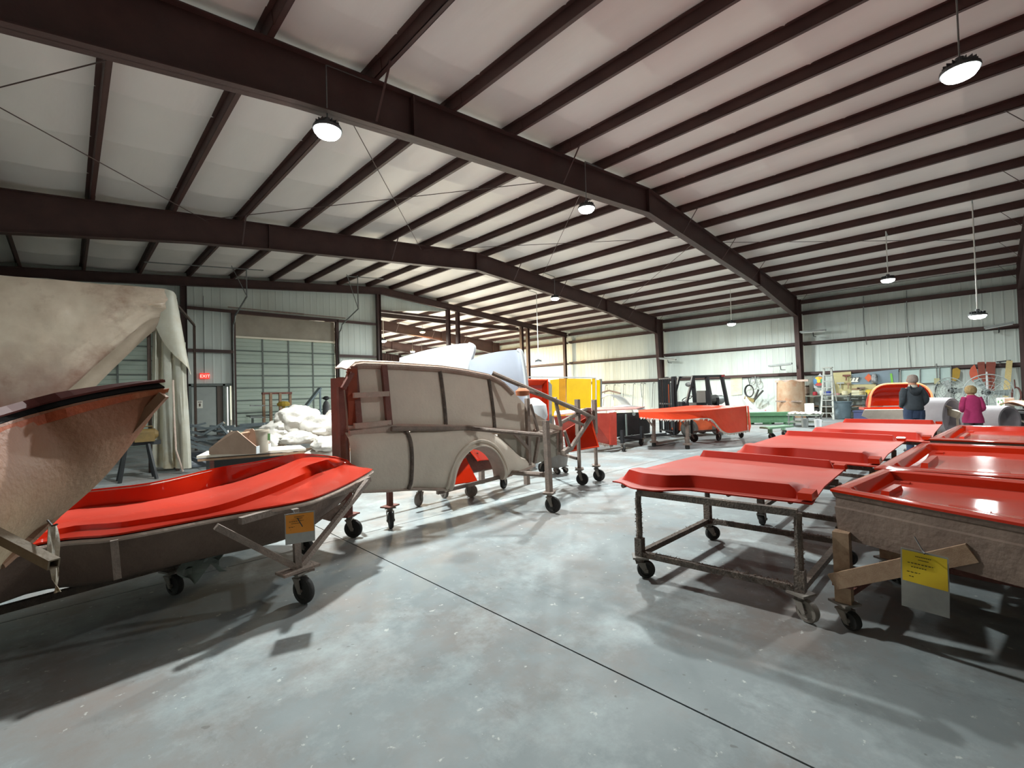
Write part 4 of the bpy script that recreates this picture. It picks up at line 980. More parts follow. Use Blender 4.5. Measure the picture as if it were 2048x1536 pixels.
g = G(); g.lathe([(.075, 0), (.09, .3), (.097, .3), (.097, .33), (.085, .33), (.07, .02)], c, 'Z', 20); g.build('bucket_body', mat('stained_bucket', 'bdb3a4', 'a99c8c', 5, .5, c3='8a7a66'), t, True)
g = G(); g.box(tuple(c + Vector((.06, -.07, .22))), (.004, .06, .1), .8); g.build('bucket_label', mat('bucket_label', '7fae6c'), t)

# ---------------------------------------------------------------- heap of white plastic sacks
random.seed(11)
pal = Vector((3.448,9.639,0.527)); pal.z = 0
t = thing('sack_pallet', 'low dark stand under the heap of white sacks', 'stand', tuple(pal))
g = G(); g.box(tuple(pal + Vector((0, .1, .5))), (1.6, 1.1, .06), .3); g.build('deck', wood_m, t)
for sx in (-.65, .65):
    for sy in (-.4, .4):
        g = G(); q = Matrix.Rotation(.3, 3, 'Z') @ Vector((sx, sy + .1, 0)); g.bar(tuple(pal + q), tuple(pal + q + Vector((0, 0, .5))), .07); g.build('leg', blackm, t)
def sack(c, w_, h_, d_, lab, seed, rz=0.2):
    c = Vector(c); g = G(); nu, nv = 40, 26; vs = []
    for j in range(nv + 1):
        ph = -PI/2 + PI * j / nv
        for i in range(nu):
            th = 2*PI*i/nu; p = Vector((math.cos(ph) ** .7 * math.cos(th) if abs(math.cos(ph)) > 1e-6 else 0, math.cos(ph) ** .7 * math.sin(th) if abs(math.cos(ph)) > 1e-6 else 0, math.sin(ph)))
            k = 1 + .24 * noise.noise(p * 1.7 + Vector((seed, 0, 0))) - .22 * abs(noise.noise(p * 2.4 + Vector((seed, 3, 0)))) - .05 * abs(noise.noise(p * 7 + Vector((seed, 5, 0)))) + .06
            q = Vector((p.x * w_ * k, p.y * d_ * k, max(-.8, p.z) * h_ * k)); vs.append(tuple(c + Matrix.Rotation(rz, 3, 'Z') @ q))
    fs = [(j*nu+i, j*nu+(i+1) % nu, (j+1)*nu+(i+1) % nu, (j+1)*nu+i) for j in range(nv) for i in range(nu)]
    g.add(vs, fs); return solo(g, 'plastic_sack', white_bag, lab, 'sack', 'white plastic sacks in a heap', True)
sack((3.394,9.812,1.205), .42, .26, .4, 'fat white plastic sack on top of the heap, its crown', 1)
sack((3.684,9.396,1.054), .36, .24, .4, 'white plastic sack at the top right of the heap beside the van mold', 2, .6)
sack((3.058,10.005,0.978), .28, .2, .4, 'white plastic sack at the upper left edge of the heap', 3)
sack((3.232,9.282,0.858), .34, .13, .25, 'rolled white sack arching across the middle of the heap', 4, -.2)
sack((3.593,8.936,0.727), .24, .15, .3, 'white sack with a tied neck at the lower right of the heap', 5, -.5)
sack((2.88,9.764,0.777), .2, .16, .3, 'small white sack above the resin bucket', 6)
sack((3.547,9.128,0.427), .35, .2, .3, 'grey-white sack slumped at the foot of the heap', 7)
sack((2.994,9.239,0.654), .12, .08, .12, 'crumpled white plastic scrap on the heap beside the bucket', 8)
sack((4.186,9.747,1.029), .3, .32, .3, 'white sack behind the rear end posts of the van mold', 9)

# ---------------------------------------------------------------- steel scrap and racks near the end wall
sg = mat('scrap_steel', '6c7478', '565e62', 4, .45, .1, metal=.3)
random.seed(5)
sp_ = Vector((3.536,16.666,0)); sp_.z = 0
t = thing('scrap_rack', 'low dark rack carrying the heap of loose steel bars', 'rack', tuple(sp_))
for sx in (-1.1, 0, 1.1):
    for sy in (-.5, .5):
        g = G(); g.bar((sp_.x + sx, sp_.y + sy, 0), (sp_.x + sx, sp_.y + sy, .5), .08); g.build('leg', blackm, t)
for sy in (-.5, .5):
    g = G(); g.bar((sp_.x - 1.3, sp_.y + sy, .5), (sp_.x + 1.3, sp_.y + sy, .5), .08); g.build('rail', blackm, t)
bars = [((2.033,13.369,0.804), (2.664,13.044,0.51)), ((2.097,13.583,0.91), (2.777,13.07,0.656)), ((1.979,13.146,0.726), (2.512,12.914,0.45)), ((2.313,13.651,0.94), (3.035,13.23,0.977)), ((2.338,13.213,0.809), (2.738,12.957,1.092)), ((2.2,13.898,1.039), (2.968,13.439,0.771)), ((2.602,13.234,0.884), (3.549,12.592,1.011)), ((2.618,12.804,0.745), (3.368,12.354,0.859)), ((1.958,12.89,0.626), (2.568,12.583,0.408)), ((2.799,12.903,0.931), (3.574,12.293,0.846)), ((2.581,13.669,0.995), (3.364,13.192,0.877)), ((2.143,13.818,0.847), (2.581,13.673,0.868)), ((2.167,13.102,0.71), (2.902,12.667,0.763)), ((3.099,13.028,1.004), (3.886,12.544,1.027)), ((2.146,14.092,0.962), (2.553,13.973,1.064)), ((2.596,12.678,1.049), (2.901,12.673,0.606))]
for k, (p, q) in enumerate(bars):
    g = G(); g.bar(p, q, .07 if k % 3 else .1, .05)
    solo(g, 'steel_bar', sg, 'loose grey steel bar in the heap beside the plastic booth', 'bar', 'loose steel bars in the heap')
# dark film roll
c = Vector((2.381,13.81,0)); g = G(); rows = [[(c.x + .55 * (i / 10 - .5) * 2, c.y + .3 * math.cos(PI * j / 8), .35 * math.sin(PI * j / 8) ** .8 + .05 * noise.noise((i, j, 1)) + .02) for j in range(9)] for i in range(11)]
g.shell(rows, .01); solo(g, 'dark_tarp', mat('slate_tarp', '454c54', '596068', 4, .35, .4, 14), 'crumpled slate-blue tarp lying beside the plastic booth curtain', 'tarp', smooth=True)
# pipe rack in front of the roll door
t = thing('pipe_rack', 'brown pipe rack with upright posts in front of the roll door', 'rack', (5.95,19.5,0.803))
def U(nm, p, q, a, m): g = G(); g.bar(p, q, a); g.build(nm, m, t)
for x in (527, 541, 548, 559, 575):
    pass
for p, q in (((5.463,19.5,1.88), (5.425,19.5,0.643)), ((5.626,19.2,1.871), (5.587,19.2,0.641)), ((6.061,19.5,1.867), (6.02,19.5,0.601)), ((6.536,19.8,1.863), (6.493,19.8,0.559))):
    U('upright', (p[0], p[1], 0), p, .09, wood_m)
U('cross_bar', (5.396,19.45,1.861), (6.578,19.75,1.861), .08, pipe_r); U('cross_bar', (4.961,19.4,1.415), (6.884,19.7,1.317), .05, galv); U('cross_bar', (4.954,19.4,0.962), (6.876,19.7,0.865), .05, galv)
t2 = thing('gas_cylinder', 'dark gas cylinder standing in front of the roll door', 'cylinder', (7.685,19,0.914))
c = Vector((7.685,19,0.914)); c.z = 0; zt = (7.698,19,1.533)[2]
g = G(); g.lathe([(.14, 0), (.15, .03), (.15, zt - .25), (.1, zt - .1), (.04, zt - .03), (.04, zt)], c, 'Z', 16); g.build('cylinder_body', mat('dark_grey_cylinder', '4a4a4c', '565658', 4, .5), t2, True)
g = G(); g.lathe([(.05, zt), (.14, zt + .05), (.14, zt + .1), (.05, zt + .16)], c, 'Z', 12); g.build('valve_guard', blackm, t2)
g = G(); g.bar((6.726,18.6,1.325), (7.285,18.6,2.025), .3, .06); g.bar((7.285,18.6,2.025), (7.295,18.6,1.543), .05)
g.bar((6.764,18.6,1.324)[:2] + (0,), (6.764,18.6,1.324), .06); g.bar((7.285,18.6,2.025)[:2] + (0,), (7.285,18.6,2.025), .06)
solo(g, 'tilted_steel_chute', mat('blue_grey_steel', '74848c', '66767e', 4, .45), 'blue-grey steel chute tilted up in front of the roll door', 'chute')
g = G(); c = Vector((5.867,18.5,1.436)); g.lathe([(.02, -.1), (.2, -.08), (.24, 0), (.16, .09), (.02, .11)], c, 'Z', 12); g.bar((c.x, c.y, 0), tuple(c), .08); solo(g, 'yellow_hose_reel', mat('yellow_hose', 'b89a3a', 'a08430', 6, .6, .4), 'yellow hose coiled on a post beside the pipe rack', 'hose')
g = G(); c = Vector((7.972,18.5,1.725)); g.lathe([(.14, 0), (.14, c.z + .1), (.12, c.z + .2), (.03, c.z + .22)], (c.x, c.y, 0), 'Z', 14); solo(g, 'white_tank', white_p, 'tall white tank standing behind the rear posts of the van mold', 'tank', smooth=True)
t = thing('door_bench', 'long low grey bench along the roll door', 'bench', (6.71,20.4,0.526))
for z in (.95, .5):
    g = G(); g.mm((5.2, 20.3, z), (9.2, 20.9, z + .06)); g.build('shelf_board', frame_g, t)
for x in (5.3, 6.6, 7.9, 9.1):
    g = G(); g.bar((x, 20.4, 0), (x, 20.4, .95), .07); g.build('leg', frame_g, t)
# exit sign over the personnel door
t = thing('exit_sign', 'red lit exit sign on the wall above the grey door', 'sign', (3.99, 21.9, 2.55))
g = G(); g.mm((3.83, 21.9, 2.53), (4.15, 21.98, 2.76)); g.build('sign_box', emat('exit_red', hexc('d8362c'), .9), t)
SIGN_T = t
g = G(); g.tube((3.99, 21.95, 2.76), (3.99, 21.95, 5.9), .012, 6); g.build('conduit', galv, t)

# ---------------------------------------------------------------- white parts standing behind the van mold
def fin(label, edge, base, th, m2=None):
    t = None
    e = smooth_pts(edge, 21); b = smooth_pts(base, 21); rows = []
    for i in range(21):
        rows.append([tuple(Vector(lerp(b[i], e[i], v)) + Vector((-.5, -.55, 0)) * (.14 * math.sin(PI * v) * math.sin(PI * i / 20) ** .6)) for v in [k / 12 for k in range(13)]])
    g = G(); g.shell(rows, th); return g
t = thing('white_hood_part', 'smooth white hood-shaped part standing behind the van mold roof, left of two', 'mold part', (5.139,7.024,0.579), 'white shells behind the van mold')
g = fin('', [(4.48,7.618,2.327), (4.789,7.246,2.44), (5.127,6.846,2.523), (5.315,6.594,2.536), (5.343,6.499,2.474), (5.281,6.567,2.147)], [(4.474,7.644,1.541), (4.743,7.384,1.531), (4.983,7.082,1.52), (5.153,6.847,1.513), (5.222,6.711,1.51), (5.211,6.652,1.51)], .03)
g.build('shell', white_p, t, True)
g = G(); g.path(smooth_pts([(5.315,6.594,2.536), (5.337,6.477,2.471), (5.316,6.502,2.308), (5.281,6.569,2.101), (5.224,6.64,1.509)], 20), .035, 8); g.build('rolled_edge', white_p, t, True)
for p in ((4.675,7.449,1.533), (5.219,6.783,1.51)):
    g = G(); g.bar((p[0], p[1], 0), (p[0], p[1], p[2] + .05), .08); g.build('stand_leg', pipe_m, t)
t = thing('white_hood_part', 'smooth white hood-shaped part with purplish shade, right of two behind the van mold', 'mold part', (5.542,6.077,0.602), 'white shells behind the van mold')
g = fin('', [(5.232,6.474,2.212), (5.362,6.276,2.301), (5.555,6.019,2.351), (5.744,5.765,2.364), (5.753,5.688,2.322), (5.777,5.609,1.816)], [(5.257,6.475,1.236), (5.419,6.318,1.229), (5.58,6.093,1.224), (5.739,5.87,1.219), (5.831,5.711,1.216), (5.823,5.58,1.218)], .03)
g.build('shell', mat('white_part_cool', 'aeb4c2', 'a6acba', 2, .5), t, True)
g = G(); g.path(smooth_pts([(5.736,5.745,2.362), (5.731,5.654,2.31), (5.744,5.595,1.964), (5.758,5.564,1.57), (5.786,5.545,1.221)], 18), .035, 8); g.build('rolled_edge', white_p, t, True)
for p in ((5.354,6.381,1.232), (5.795,5.676,1.218)):
    g = G(); g.bar((p[0], p[1], 0), (p[0], p[1], p[2] + .05), .08); g.build('stand_leg', pipe_m, t)
g = G(); c = Vector((7.223,6.801,1.167)); g.lathe([(.02, -.33), (.22, -.28), (.3, -.06), (.27, .17), (.11, .3), (.01, .33)], c, 'Z', 18); g.bar((c.x, c.y, 0), (c.x, c.y, c.z - .2), .1); solo(g, 'white_nose_part', white_p, 'rounded white part showing over the sloping edge of the van mold', 'mold part', smooth=True)
# ---------------------------------------------------------------- red box mold, yellow wall panels
t = thing('red_box_mold', 'tall red box-shaped mold standing behind the van mold pipes', 'mold', (9.328,8.408,0.169))
def face(nm, pts, th, m, sm=False):
    P = [Vector(p) for p in pts]; n_ = (P[1] - P[0]).cross(P[2] - P[0]).normalized() * th; g = G(); g.prism(P, n_); return g.build(nm, m, t, sm)
def leg_to_floor(p, a, m): g = G(); g.bar((p[0], p[1], 0), p, a); g.build('leg', m, t)
face('back_panel', [(9.009,8.671,1.923), (9.209,8.339,1.91), (9.199,8.382,0.614), (8.999,8.715,0.617)], .03, redm)
face('side_panel', [(9.208,8.342,1.829), (9.006,7.977,1.949), (9.024,7.994,0.642), (9.199,8.382,0.614)], .03, redm)
face('top_panel', [(9.008,8.674,1.828), (9.208,8.342,1.829), (9.006,7.977,1.949), (8.721,8.392,1.966)], .03, orangem)
face('edge_frame', [(9.043,7.943,1.882), (9.174,7.958,1.79), (9.165,7.999,0.539), (9.033,7.988,0.55)], .05, galv)
for p in ((8.966,8.607,0.651), (9.052,8.036,0.638)): leg_to_floor(p, .08, pipe_m)
t = thing('yellow_mold', 'large yellow flat-sided mold in a pale pipe frame', 'mold', (12.96,10.468,-0.142))
face('panel', [(12.687,11.093,2.041), (12.847,10.799,2.065), (12.836,10.845,0.666), (12.676,11.139,0.669)], .05, yellowm)
face('panel', [(12.847,10.798,2.083), (12.939,10.57,2.074), (12.928,10.617,0.665), (12.836,10.845,0.666)], .05, mat('amber_gelcoat', 'dc9a16', 'cc8c18', 3, .45))
face('panel', [(12.965,10.545,2.073), (13.355,9.75,2.022), (13.346,9.79,0.834), (12.955,10.589,0.754)], .05, yellowm)
face('panel', [(13.381,9.725,2.039), (13.387,9.58,2.033), (13.378,9.618,0.869), (13.372,9.765,0.85)], .05, yellowm)
face('panel', [(13.578,9.675,1.983), (13.584,9.53,1.977), (13.577,9.562,1.002), (13.57,9.708,1.002)], .05, yellowm)
face('edge_panel', [(13.597,9.516,2.012), (13.719,9.537,2.013), (13.711,9.571,0.996), (13.589,9.55,1.001)], .05, galv)
g = G(); g.path([(12.254,11.788,2.18), (13.33,9.773,2.076), (13.387,9.579,2.05), (13.399,9.572,1.891), (13.391,9.608,0.816)], .025, 6); g.build('pipe_frame', white_p, t)
for p in ((12.667,11.008,0.727), (13.096,10.312,0.786), (13.366,9.631,0.87)): leg_to_floor(p, .08, pipe_m)
# burgundy box mold on its side, dark inside
t = thing('burgundy_mold', 'long burgundy mold with torn edge and dark open inside', 'mold', (9.392,6.952,0.252))
face('front_panel', [(9.054,7.818,0.957), (9.624,7.125,1.001), (9.701,7.207,0.335), (9.192,7.836,0.452)], .04, redb)
face('front_panel', [(9.624,7.124,1.026), (10.219,6.826,1.012), (10.128,6.797,0.189), (9.701,7.207,0.335)], .04, redb)
face('end_flange', [(10.182,6.862,1.027), (10.39,6.8,1.03), (10.221,6.707,0.185), (10.015,6.767,0.202)], .05, redb)
face('top_sheet', [(9.054,7.817,0.983), (9.736,7.015,1.086), (11.58,6.9,1.04), (13.369,7.674,1.017), (11.994,8.448,1.058), (10.064,8.647,1.027)], .03, mat('dusty_pink_top', 'c08a84', 'b47a72', 3, .5))
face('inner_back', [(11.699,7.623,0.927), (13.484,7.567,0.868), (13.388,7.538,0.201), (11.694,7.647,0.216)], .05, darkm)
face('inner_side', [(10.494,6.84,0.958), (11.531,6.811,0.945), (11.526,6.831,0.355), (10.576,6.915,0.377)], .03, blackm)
for p in ((10.831,6.792,0.954), (11.457,7.023,0.89)):
    g = G(); g.bar(p, (p[0], p[1], p[2] - .6), .04); g.build('inner_rib', frame_g, t)
g = G(); c = Vector((11.164,6.749,0.937)); g.lathe([(.03, -.01), (.05, -.01), (.05, .01), (.03, .01)], c, 'X', 14); g.build('ring_plate', galv, t)
face('bottom_skid', [(10.71,6.925,0.338), (12.099,6.974,0.301), (11.876,6.914,0.179), (10.719,6.781,0.211)], .08, blackm)
for k, p in enumerate(((11.854,6.937,0.094), (10.41,6.664,0.143))):
    g = G(); g.bar((p[0], p[1], .2), (p[0], p[1], .55), .08); g.build('leg', blackm, t); caster(t, p[0], p[1], .21, .1, k)
random.seed(4); g = G(); 
for k in range(60):
    p = Vector((9.694,7.186,0.324)).lerp(Vector((10.111,6.786,0.178)), k / 60); q = p + Vector((random.uniform(-.03, .03), 0, -random.uniform(.01, .09)))
    g.add([p, p + Vector((.03, -.03, 0)), q], [(0, 1, 2)])
g.build('torn_fibre_edge', fluff, t, kind='stuff')
# white shells on the floor by the wall
g = G(); c = Vector((14.506,9.636,1.017)); rows = [[(c.x + .75 * math.cos(a_) * .72 + j * .35, c.y - .75 * math.cos(a_) * .7 + j * .35, c.z - .35 + .78 * math.sin(a_) if 0 < a_ < PI else 0) for j in range(4)] for a_ in [0] + [PI * k / 20 + .001 for k in range(20)] + [PI - .001, PI]]
g.shell(rows, .03); solo(g, 'white_arch_shell', white_p, 'white arched shell standing behind the burgundy mold near the hanging rods', 'shell', smooth=True)
g = G(); c = Vector((13.661,8.369,0.884)); rows = [[(c.x + .62 * math.cos(a_) * .72 + j * .3, c.y - .62 * math.cos(a_) * .7 + j * .3, c.z - .12 + .3 * math.sin(a_)) for j in range(4)] for a_ in [PI * k / 16 for k in range(17)]]
g.shell(rows, .03); solo(g, 'white_flat_shell', white_p, 'shallow white shell lying on the dusty pink top of the burgundy mold', 'shell', smooth=True)
# ---------------------------------------------------------------- orange fender mold on legs
t = thing('orange_fender_mold', 'bright orange fender mold with ragged lower edge on steel legs', 'mold', (11.697,6.007,0))
D0 = 11.9
topb = smooth_pts([(11.253,6.66,1.043), (12.337,6.445,1.052), (13.275,6.092,1.086), (14.085,5.587,1.054), (14.764,5.07,1.027)], 25)
topf = smooth_pts([(10.717,6.344,1.019), (11.121,5.814,1.004), (11.587,5.363,1.011), (11.991,5.041,1.021), (13.383,4.596,1.068)], 25)
botf = smooth_pts([(10.735,6.331,0.861), (11.026,5.911,0.8), (11.445,5.506,0.771), (11.942,5.094,0.788), (12.182,5.004,0.645), (12.396,4.941,0.447), (12.641,4.846,0.352), (13.043,4.735,0.35), (13.514,4.627,0.372)], 25)
rows = []
for i in range(25):
    r = [topb[i], lerp(topb[i], topf[i], .5), topf[i]]; r += [lerp(topf[i], botf[i], k / 5) for k in range(1, 6)]; rows.append(r)
g = G(); g.shell([list(r) for r in rows], .03); g.build('gelcoat_skin', orangem, t)
face('end_panel', [(13.393,4.586,1.068), (13.523,4.617,0.358), (14.835,5.017,0.403), (14.785,5.049,1.026)], .03, orangem)
random.seed(9); g = G()
for k in range(160):
    p = Vector(botf[min(24, int(k / 160 * 25))]).lerp(Vector(botf[min(24, int(k / 160 * 25) + 1)]), k / 160 * 25 % 1); g.add([p + Vector((0, -.01, .03)), p + Vector((.04, -.04, .02)), p + Vector((random.uniform(-.02, .04), -.02, -random.uniform(.0, .05)))], [(0, 1, 2)])
g.build('ragged_edge', mat('pale_fibre', 'c8beb4', 'b8aca2', 20, .9), t, kind='stuff')
for k, p in enumerate(((11.771,6.519,0), (11.743,5.54,-0))):
    zt = 1.08; g = G(); g.tube((p[0], p[1], .1), (p[0] + .05, p[1], .98), .05, 8); g.build('leg', pipe_m, t)
    g = G(); g.lathe([(.06, .1), (.11, .11), (.12, .14), (.06, .16), (.07, .3), (.05, .32)], p, 'Z', 10); g.build('leg_foot', pipe_m, t)
    g = G(); g.bar((p[0], p[1], .55), (p[0] - .05, p[1] + .3, .95), .04); g.build('brace', pipe_m, t)
    g = G(); g.lathe([(.05, 0), (.06, .02), (.06, .08), (.05, .1)], p, 'Z', 10); g.build('wheel', rubber, t)
for k, p in enumerate(((13.327,6.126,0), (13.94,5.626,0), (15.099,5.353,0))):
    caster(t, p[0], p[1], .24, .12, 2 + k); g = G(); g.bar((p[0], p[1], .24), (p[0], p[1], .9), .06); g.build('leg', pipe_r if k else blackm, t)
ra, rb, rc = (13.327,6.126,0), (15.099,5.353,0), (11.771,6.519,0)
g = G(); g.bar((ra[0], ra[1], .3), (rb[0], rb[1], .3), .06); g.build('base_rail', pipe_d, t)
g = G(); g.bar((rc[0] + .3, rc[1], .88), (rb[0], rb[1], .85), .06); g.build('top_rail', pipe_d, t)
for p, q in (((11.84,6.57,0.06), (13.777,6.487,0.06)),):
    g = G(); g.bar(p, q, .07); solo(g, 'square_steel_tube', alum, 'pale square steel tube lying on the floor between the orange mold legs', 'tube')
# ---------------------------------------------------------------- forklift
t = thing('forklift', 'black and orange forklift with gas tank, behind the orange mold', 'forklift', (15.088,6.672,0))
o = Vector((15.024,6.445,0)); fx = (Vector((13.966,7.333,0)) - Vector((15.703,6.264,0))); fx.z = 0; fx.normalize(); fy_ = Vector((-fx.y, fx.x, 0))
if fy_.dot(Vector((-1, -.7, 0))) < 0: fy_ = -fy_
def W(a, b, z): return tuple(o + fx * a - fy_ * b + Vector((0, 0, z)))        # a forward, b away from the camera
def bx(nm, a0, a1, b0, b1, z0, z1, m):
    g = G(); P = [W(a, b, z) for a in (a0, a1) for b in (b0, b1) for z in (z0, z1)]
    g.add(P, [(0,1,3,2), (4,6,7,5), (0,4,5,1), (2,3,7,6), (0,2,6,4), (1,5,7,3)]); return g.build(nm, m, t)
fo_ = mat('forklift_orange', 'c4562c', 'b04c28', 4, .5)
bx('chassis', -.7, .75, .1, 1.0, .2, .75, fo_); bx('counterweight', -1.0, -.6, .05, 1.05, .25, .95, blackm); bx('hood', -.6, .1, .2, .9, .75, 1.0, blackm); bx('dash', .45, .7, .2, .9, .75, 1.15, blackm)
for b in (.08, 1.0):
    for a, r in ((-.55, .24), (.55, .28)):
        g = G(); v = Vector(W(a, b, r)); ax = Matrix((fx, Vector((0, 0, 1)), -fy_)).transposed()
        g.lathe([(r*.3, -.09), (r*.55, -.07), (r*.6, -.1), (r*.92, -.1), (r, -.06), (r, .06), (r*.92, .1), (r*.6, .1), (r*.55, .07), (r*.3, .09)], v, ax, 22); g.build('wheel', mat('grey_tyre', '565450', '4a4844', 6, .8), t, True)
for b in (.15, .95):
    g = G(); g.bar(W(.68, b, .75), W(.30, b, 1.98), .07); g.build('guard_post', blackm, t)
    g = G(); g.bar(W(-.3, b, .9), W(-.22, b, 1.98), .12, .09); g.build('guard_post', blackm, t)
    g = G(); g.bar(W(-.98, b, .9), W(-.78, b, 1.98), .1); g.build('guard_post', blackm, t)
    g = G(); g.bar(W(.32, b, 1.98), W(-.8, b, 1.98), .07); g.build('guard_rail', blackm, t)
for k in range(6):
    g = G(); a = .25 - k * .2; g.bar(W(a, .15, 1.98), W(a, .95, 1.98), .035); g.build('guard_bar', blackm, t)
g = G(); g.box(W(-.8, .12, 1.98), (.1, .1, .07)); g.build('tail_light', mat('tail_light_red', '8c2424'), t)
for b in (.25, .38, .72, .85):
    g = G(); g.bar(W(.9, b, .1), W(.9, b, 2.0), .07, .09); g.build('mast_rail', blackm, t)
g = G(); g.bar(W(1.06, .15, .1), W(1.06, .15, 1.96), .06); g.bar(W(1.06, .98, .1), W(1.06, .98, 1.96), .06)
for z in (.2, 1.1, 1.94): g.bar(W(1.06, .15, z), W(1.06, .98, z), .05)
for b in (.3, .42, .55, .68, .82): g.bar(W(1.08, b, .2), W(1.08, b, 1.94), .03)
g.build('load_backrest', blackm, t)
g = G(); g.bar(W(.92, .5, .3), W(.92, .5, 1.8), .06); g.build('lift_cylinder', galv, t)
g = G(); g.bar(W(.93, .58, .9), W(.93, .58, 1.75), .05, .02); g.build('orange_hose', fo_, t)
for b in (.35, .75):
    g = G(); g.bar(W(1.0, b, .08), W(2.0, b, .05), .1, .04); g.build('fork', blackm, t)
g = G(); ax = Matrix((Vector((0, 0, 1)), fy_, fx)).transposed()
g.lathe([(.05, -.36), (.12, -.34), (.165, -.26), (.17, -.1), (.175, -.09), (.175, -.06), (.17, -.05), (.17, .18), (.14, .27), (.09, .3), (.1, .38), (.08, .38)], W(-.72, .5, 1.18), ax, 20); g.build('gas_tank', galv, t, True)
g = G(); g.bar(W(-.72, .3, 1.0), W(-.72, .7, 1.0), .08, .5); g.build('tank_cradle', blackm, t)
g = G(); rr = Matrix.Rotation(.5, 3, fy_); pts = [Vector(W(.32, .5, 1.25)) + rr @ (fx * .17 * math.cos(2*PI*k/18) + fy_ * .17 * math.sin(2*PI*k/18)) for k in range(19)]
g.path(pts, .014, 6); g.bar(W(.32, .5, 1.25), W(.5, .5, 1.0), .04); g.build('steering_wheel', blackm, t)
g = G(); g.lathe([(.02, -.05), (.07, -.04), (.08, .03), (.03, .06)], W(.52, .12, 1.72), 'X', 14); g.build('work_light', galv, t)
bx('seat', -.3, .1, .3, .8, 1.0, 1.1, blackm); bx('seat_back', -.35, -.25, .3, .8, 1.1, 1.5, blackm)

# ---------------------------------------------------------------- along the right wall
WX = XR - .05
def at_wall(g, name, m, label, cat, group=None, smooth=False): return solo(g, name, m, label, cat, group, smooth)
# rods and hoses hung from the low girt
for k, (a, b) in enumerate((((26.95,18.462,1.893), (26.95,18.724,0.499)), ((26.95,17.769,1.906), (26.95,17.847,0.912)), ((26.95,17.018,1.917), (26.95,17.111,0.501)), ((26.95,16.256,1.926), (26.95,16.387,0.435)), ((26.95,15.738,1.942), (26.95,15.662,1.057)), ((26.95,15.52,1.934), (26.95,15.65,0.404)), ((26.95,14.844,1.944), (26.95,14.972,0.407)))):
    g = G(); g.path([a, lerp(a, b, .5), b], .022, 6); g.path([a, (a[0] + .1, a[1], a[2] + .06), (WX, a[1], a[2] + .02)], .02, 6)
    solo(g, 'hanging_rod', galv, ['thin rod hung from the low wall girt, first from the yellow mold', 'short rod hung from the low wall girt, second from the yellow mold', 'long rod hung from the low wall girt above the white arched shell', 'long rod hung from the low wall girt right of the white arched shell', 'short slanted rod hung from the low wall girt', 'long rod hung beside the short slanted one', 'long rod hung nearest the forklift mast column'][k], 'rod', 'rods hung on the right wall')
g = G(); g.path([(26.7,18.766,1.416), (26.7,18.018,1.573), (26.7,17.541,1.46), (26.7,17.114,1.351)], .06, 6); g.bar((26.7,18.142,1.507), (26.95,18.302,1.784), .03); solo(g, 'bent_moulding', pipe_m, 'bent grey moulding hung level among the rods', 'moulding')
# fixtures carried on brackets from the columns
def tube_light(label, p, q, colr):
    p, q = Vector(p), Vector(q); t = thing('strip_light', label, 'light fixture', tuple((p + q) / 2), 'unlit strip lights on the column brackets')
    g = G(); g.bar(p, q, .14, .08); g.build('housing', galv, t); g = G(); g.bar(p.lerp(q, .04) - Vector((0, 0, .055)), p.lerp(q, .96) - Vector((0, 0, .055)), .035); g.build('tube', mat('unlit_tube', 'd8dcd8', None, 3, .3), t)
    w_ = Vector((XR - .2, (p.y + q.y) / 2, (p.z + q.z) / 2 - .25)); m = (p + q) / 2
    g = G(); g.path([m, m + Vector((.1, 0, -.25)), w_], .02, 6); g.build('bracket', blackm, t)
tube_light('strip light on a black arm before the brown plywood mold', (26.2,7.846,2.621), (26.2,6.765,2.68), 0)
tube_light('strip light at the column right of the roof frame foot', (26.5,6.432,4.252), (26.5,5.33,4.223), 0)
tube_light('strip light at the farther column above the forklift mast', (26.5,14.129,3.513), (26.5,13.022,3.339), 0)
tube_light('strip light at the upper right edge beside the last column', (26.4,-0.008,3.666), (26.4,-0.823,3.781), 0)
# papers and hung tools left of the plywood mold
t = thing('paper_chart', 'pale yellow paper chart hung on the right wall', 'chart', (26.95,9.787,1.154))
a, b, c_, d_ = (Vector(v) for v in ((27.19,10.14,2.096), (27.19,9.518,2.097), (27.19,9.552,1.144), (27.19,10.149,1.097)))
g = G(); g.prism([a, b, c_, d_], (.01, 0, 0)); g.build('sheet', mat('pale_chart', 'd8d8bc', 'ccccb0', 3, .8), t)
g = G()
for k in range(9):
    f = .12 + k * .085; p = a.lerp(d_, f).lerp(b.lerp(c_, f), .15 + .1 * (k < 2)); q = a.lerp(d_, f).lerp(b.lerp(c_, f), .55 + .3 * ((k * 7) % 5) / 5); g.bar(p + Vector((-.006, 0, 0)), q + Vector((-.006, 0, 0)), .018, .003)
g.build('chart_lines', mat('chart_ink', '8a8a78'), t, kind='stuff')
g = G(); c = Vector((26.9,9.079,1.335))
for k in range(4): g.path([c + Vector((.02 * k, .24 * math.cos(2*PI*i/20) * (1 - .06 * k), .34 * math.sin(2*PI*i/20) * (1 - .04 * k))) for i in range(21)], .02, 5)
g.path([c + Vector((0, -.05, .32)), (26.95,9.12,2.107)], .02, 6); g.bar(c + Vector((0, -.05, .3)), (XR - .06, c.y - .05, c.z + .3), .03); solo(g, 'hose_coil', blackm, 'dark coiled hose hung on the right wall beside the pale chart', 'hose')
g = G(); c = Vector((26.9,8.73,1.817))
for s in (-1, 1): g.path([c + Vector((0, s * .14 + .12 * math.cos(2*PI*i/14), .05 + .2 * math.sin(2*PI*i/14))) for i in range(15)], .022, 5)
g.bar(c + Vector((0, 0, .05)), c + Vector((0, 0, .32)), .04); solo(g, 'wire_hanger', galv, 'pair of wire loops on a hook right of the hose coil', 'hook')
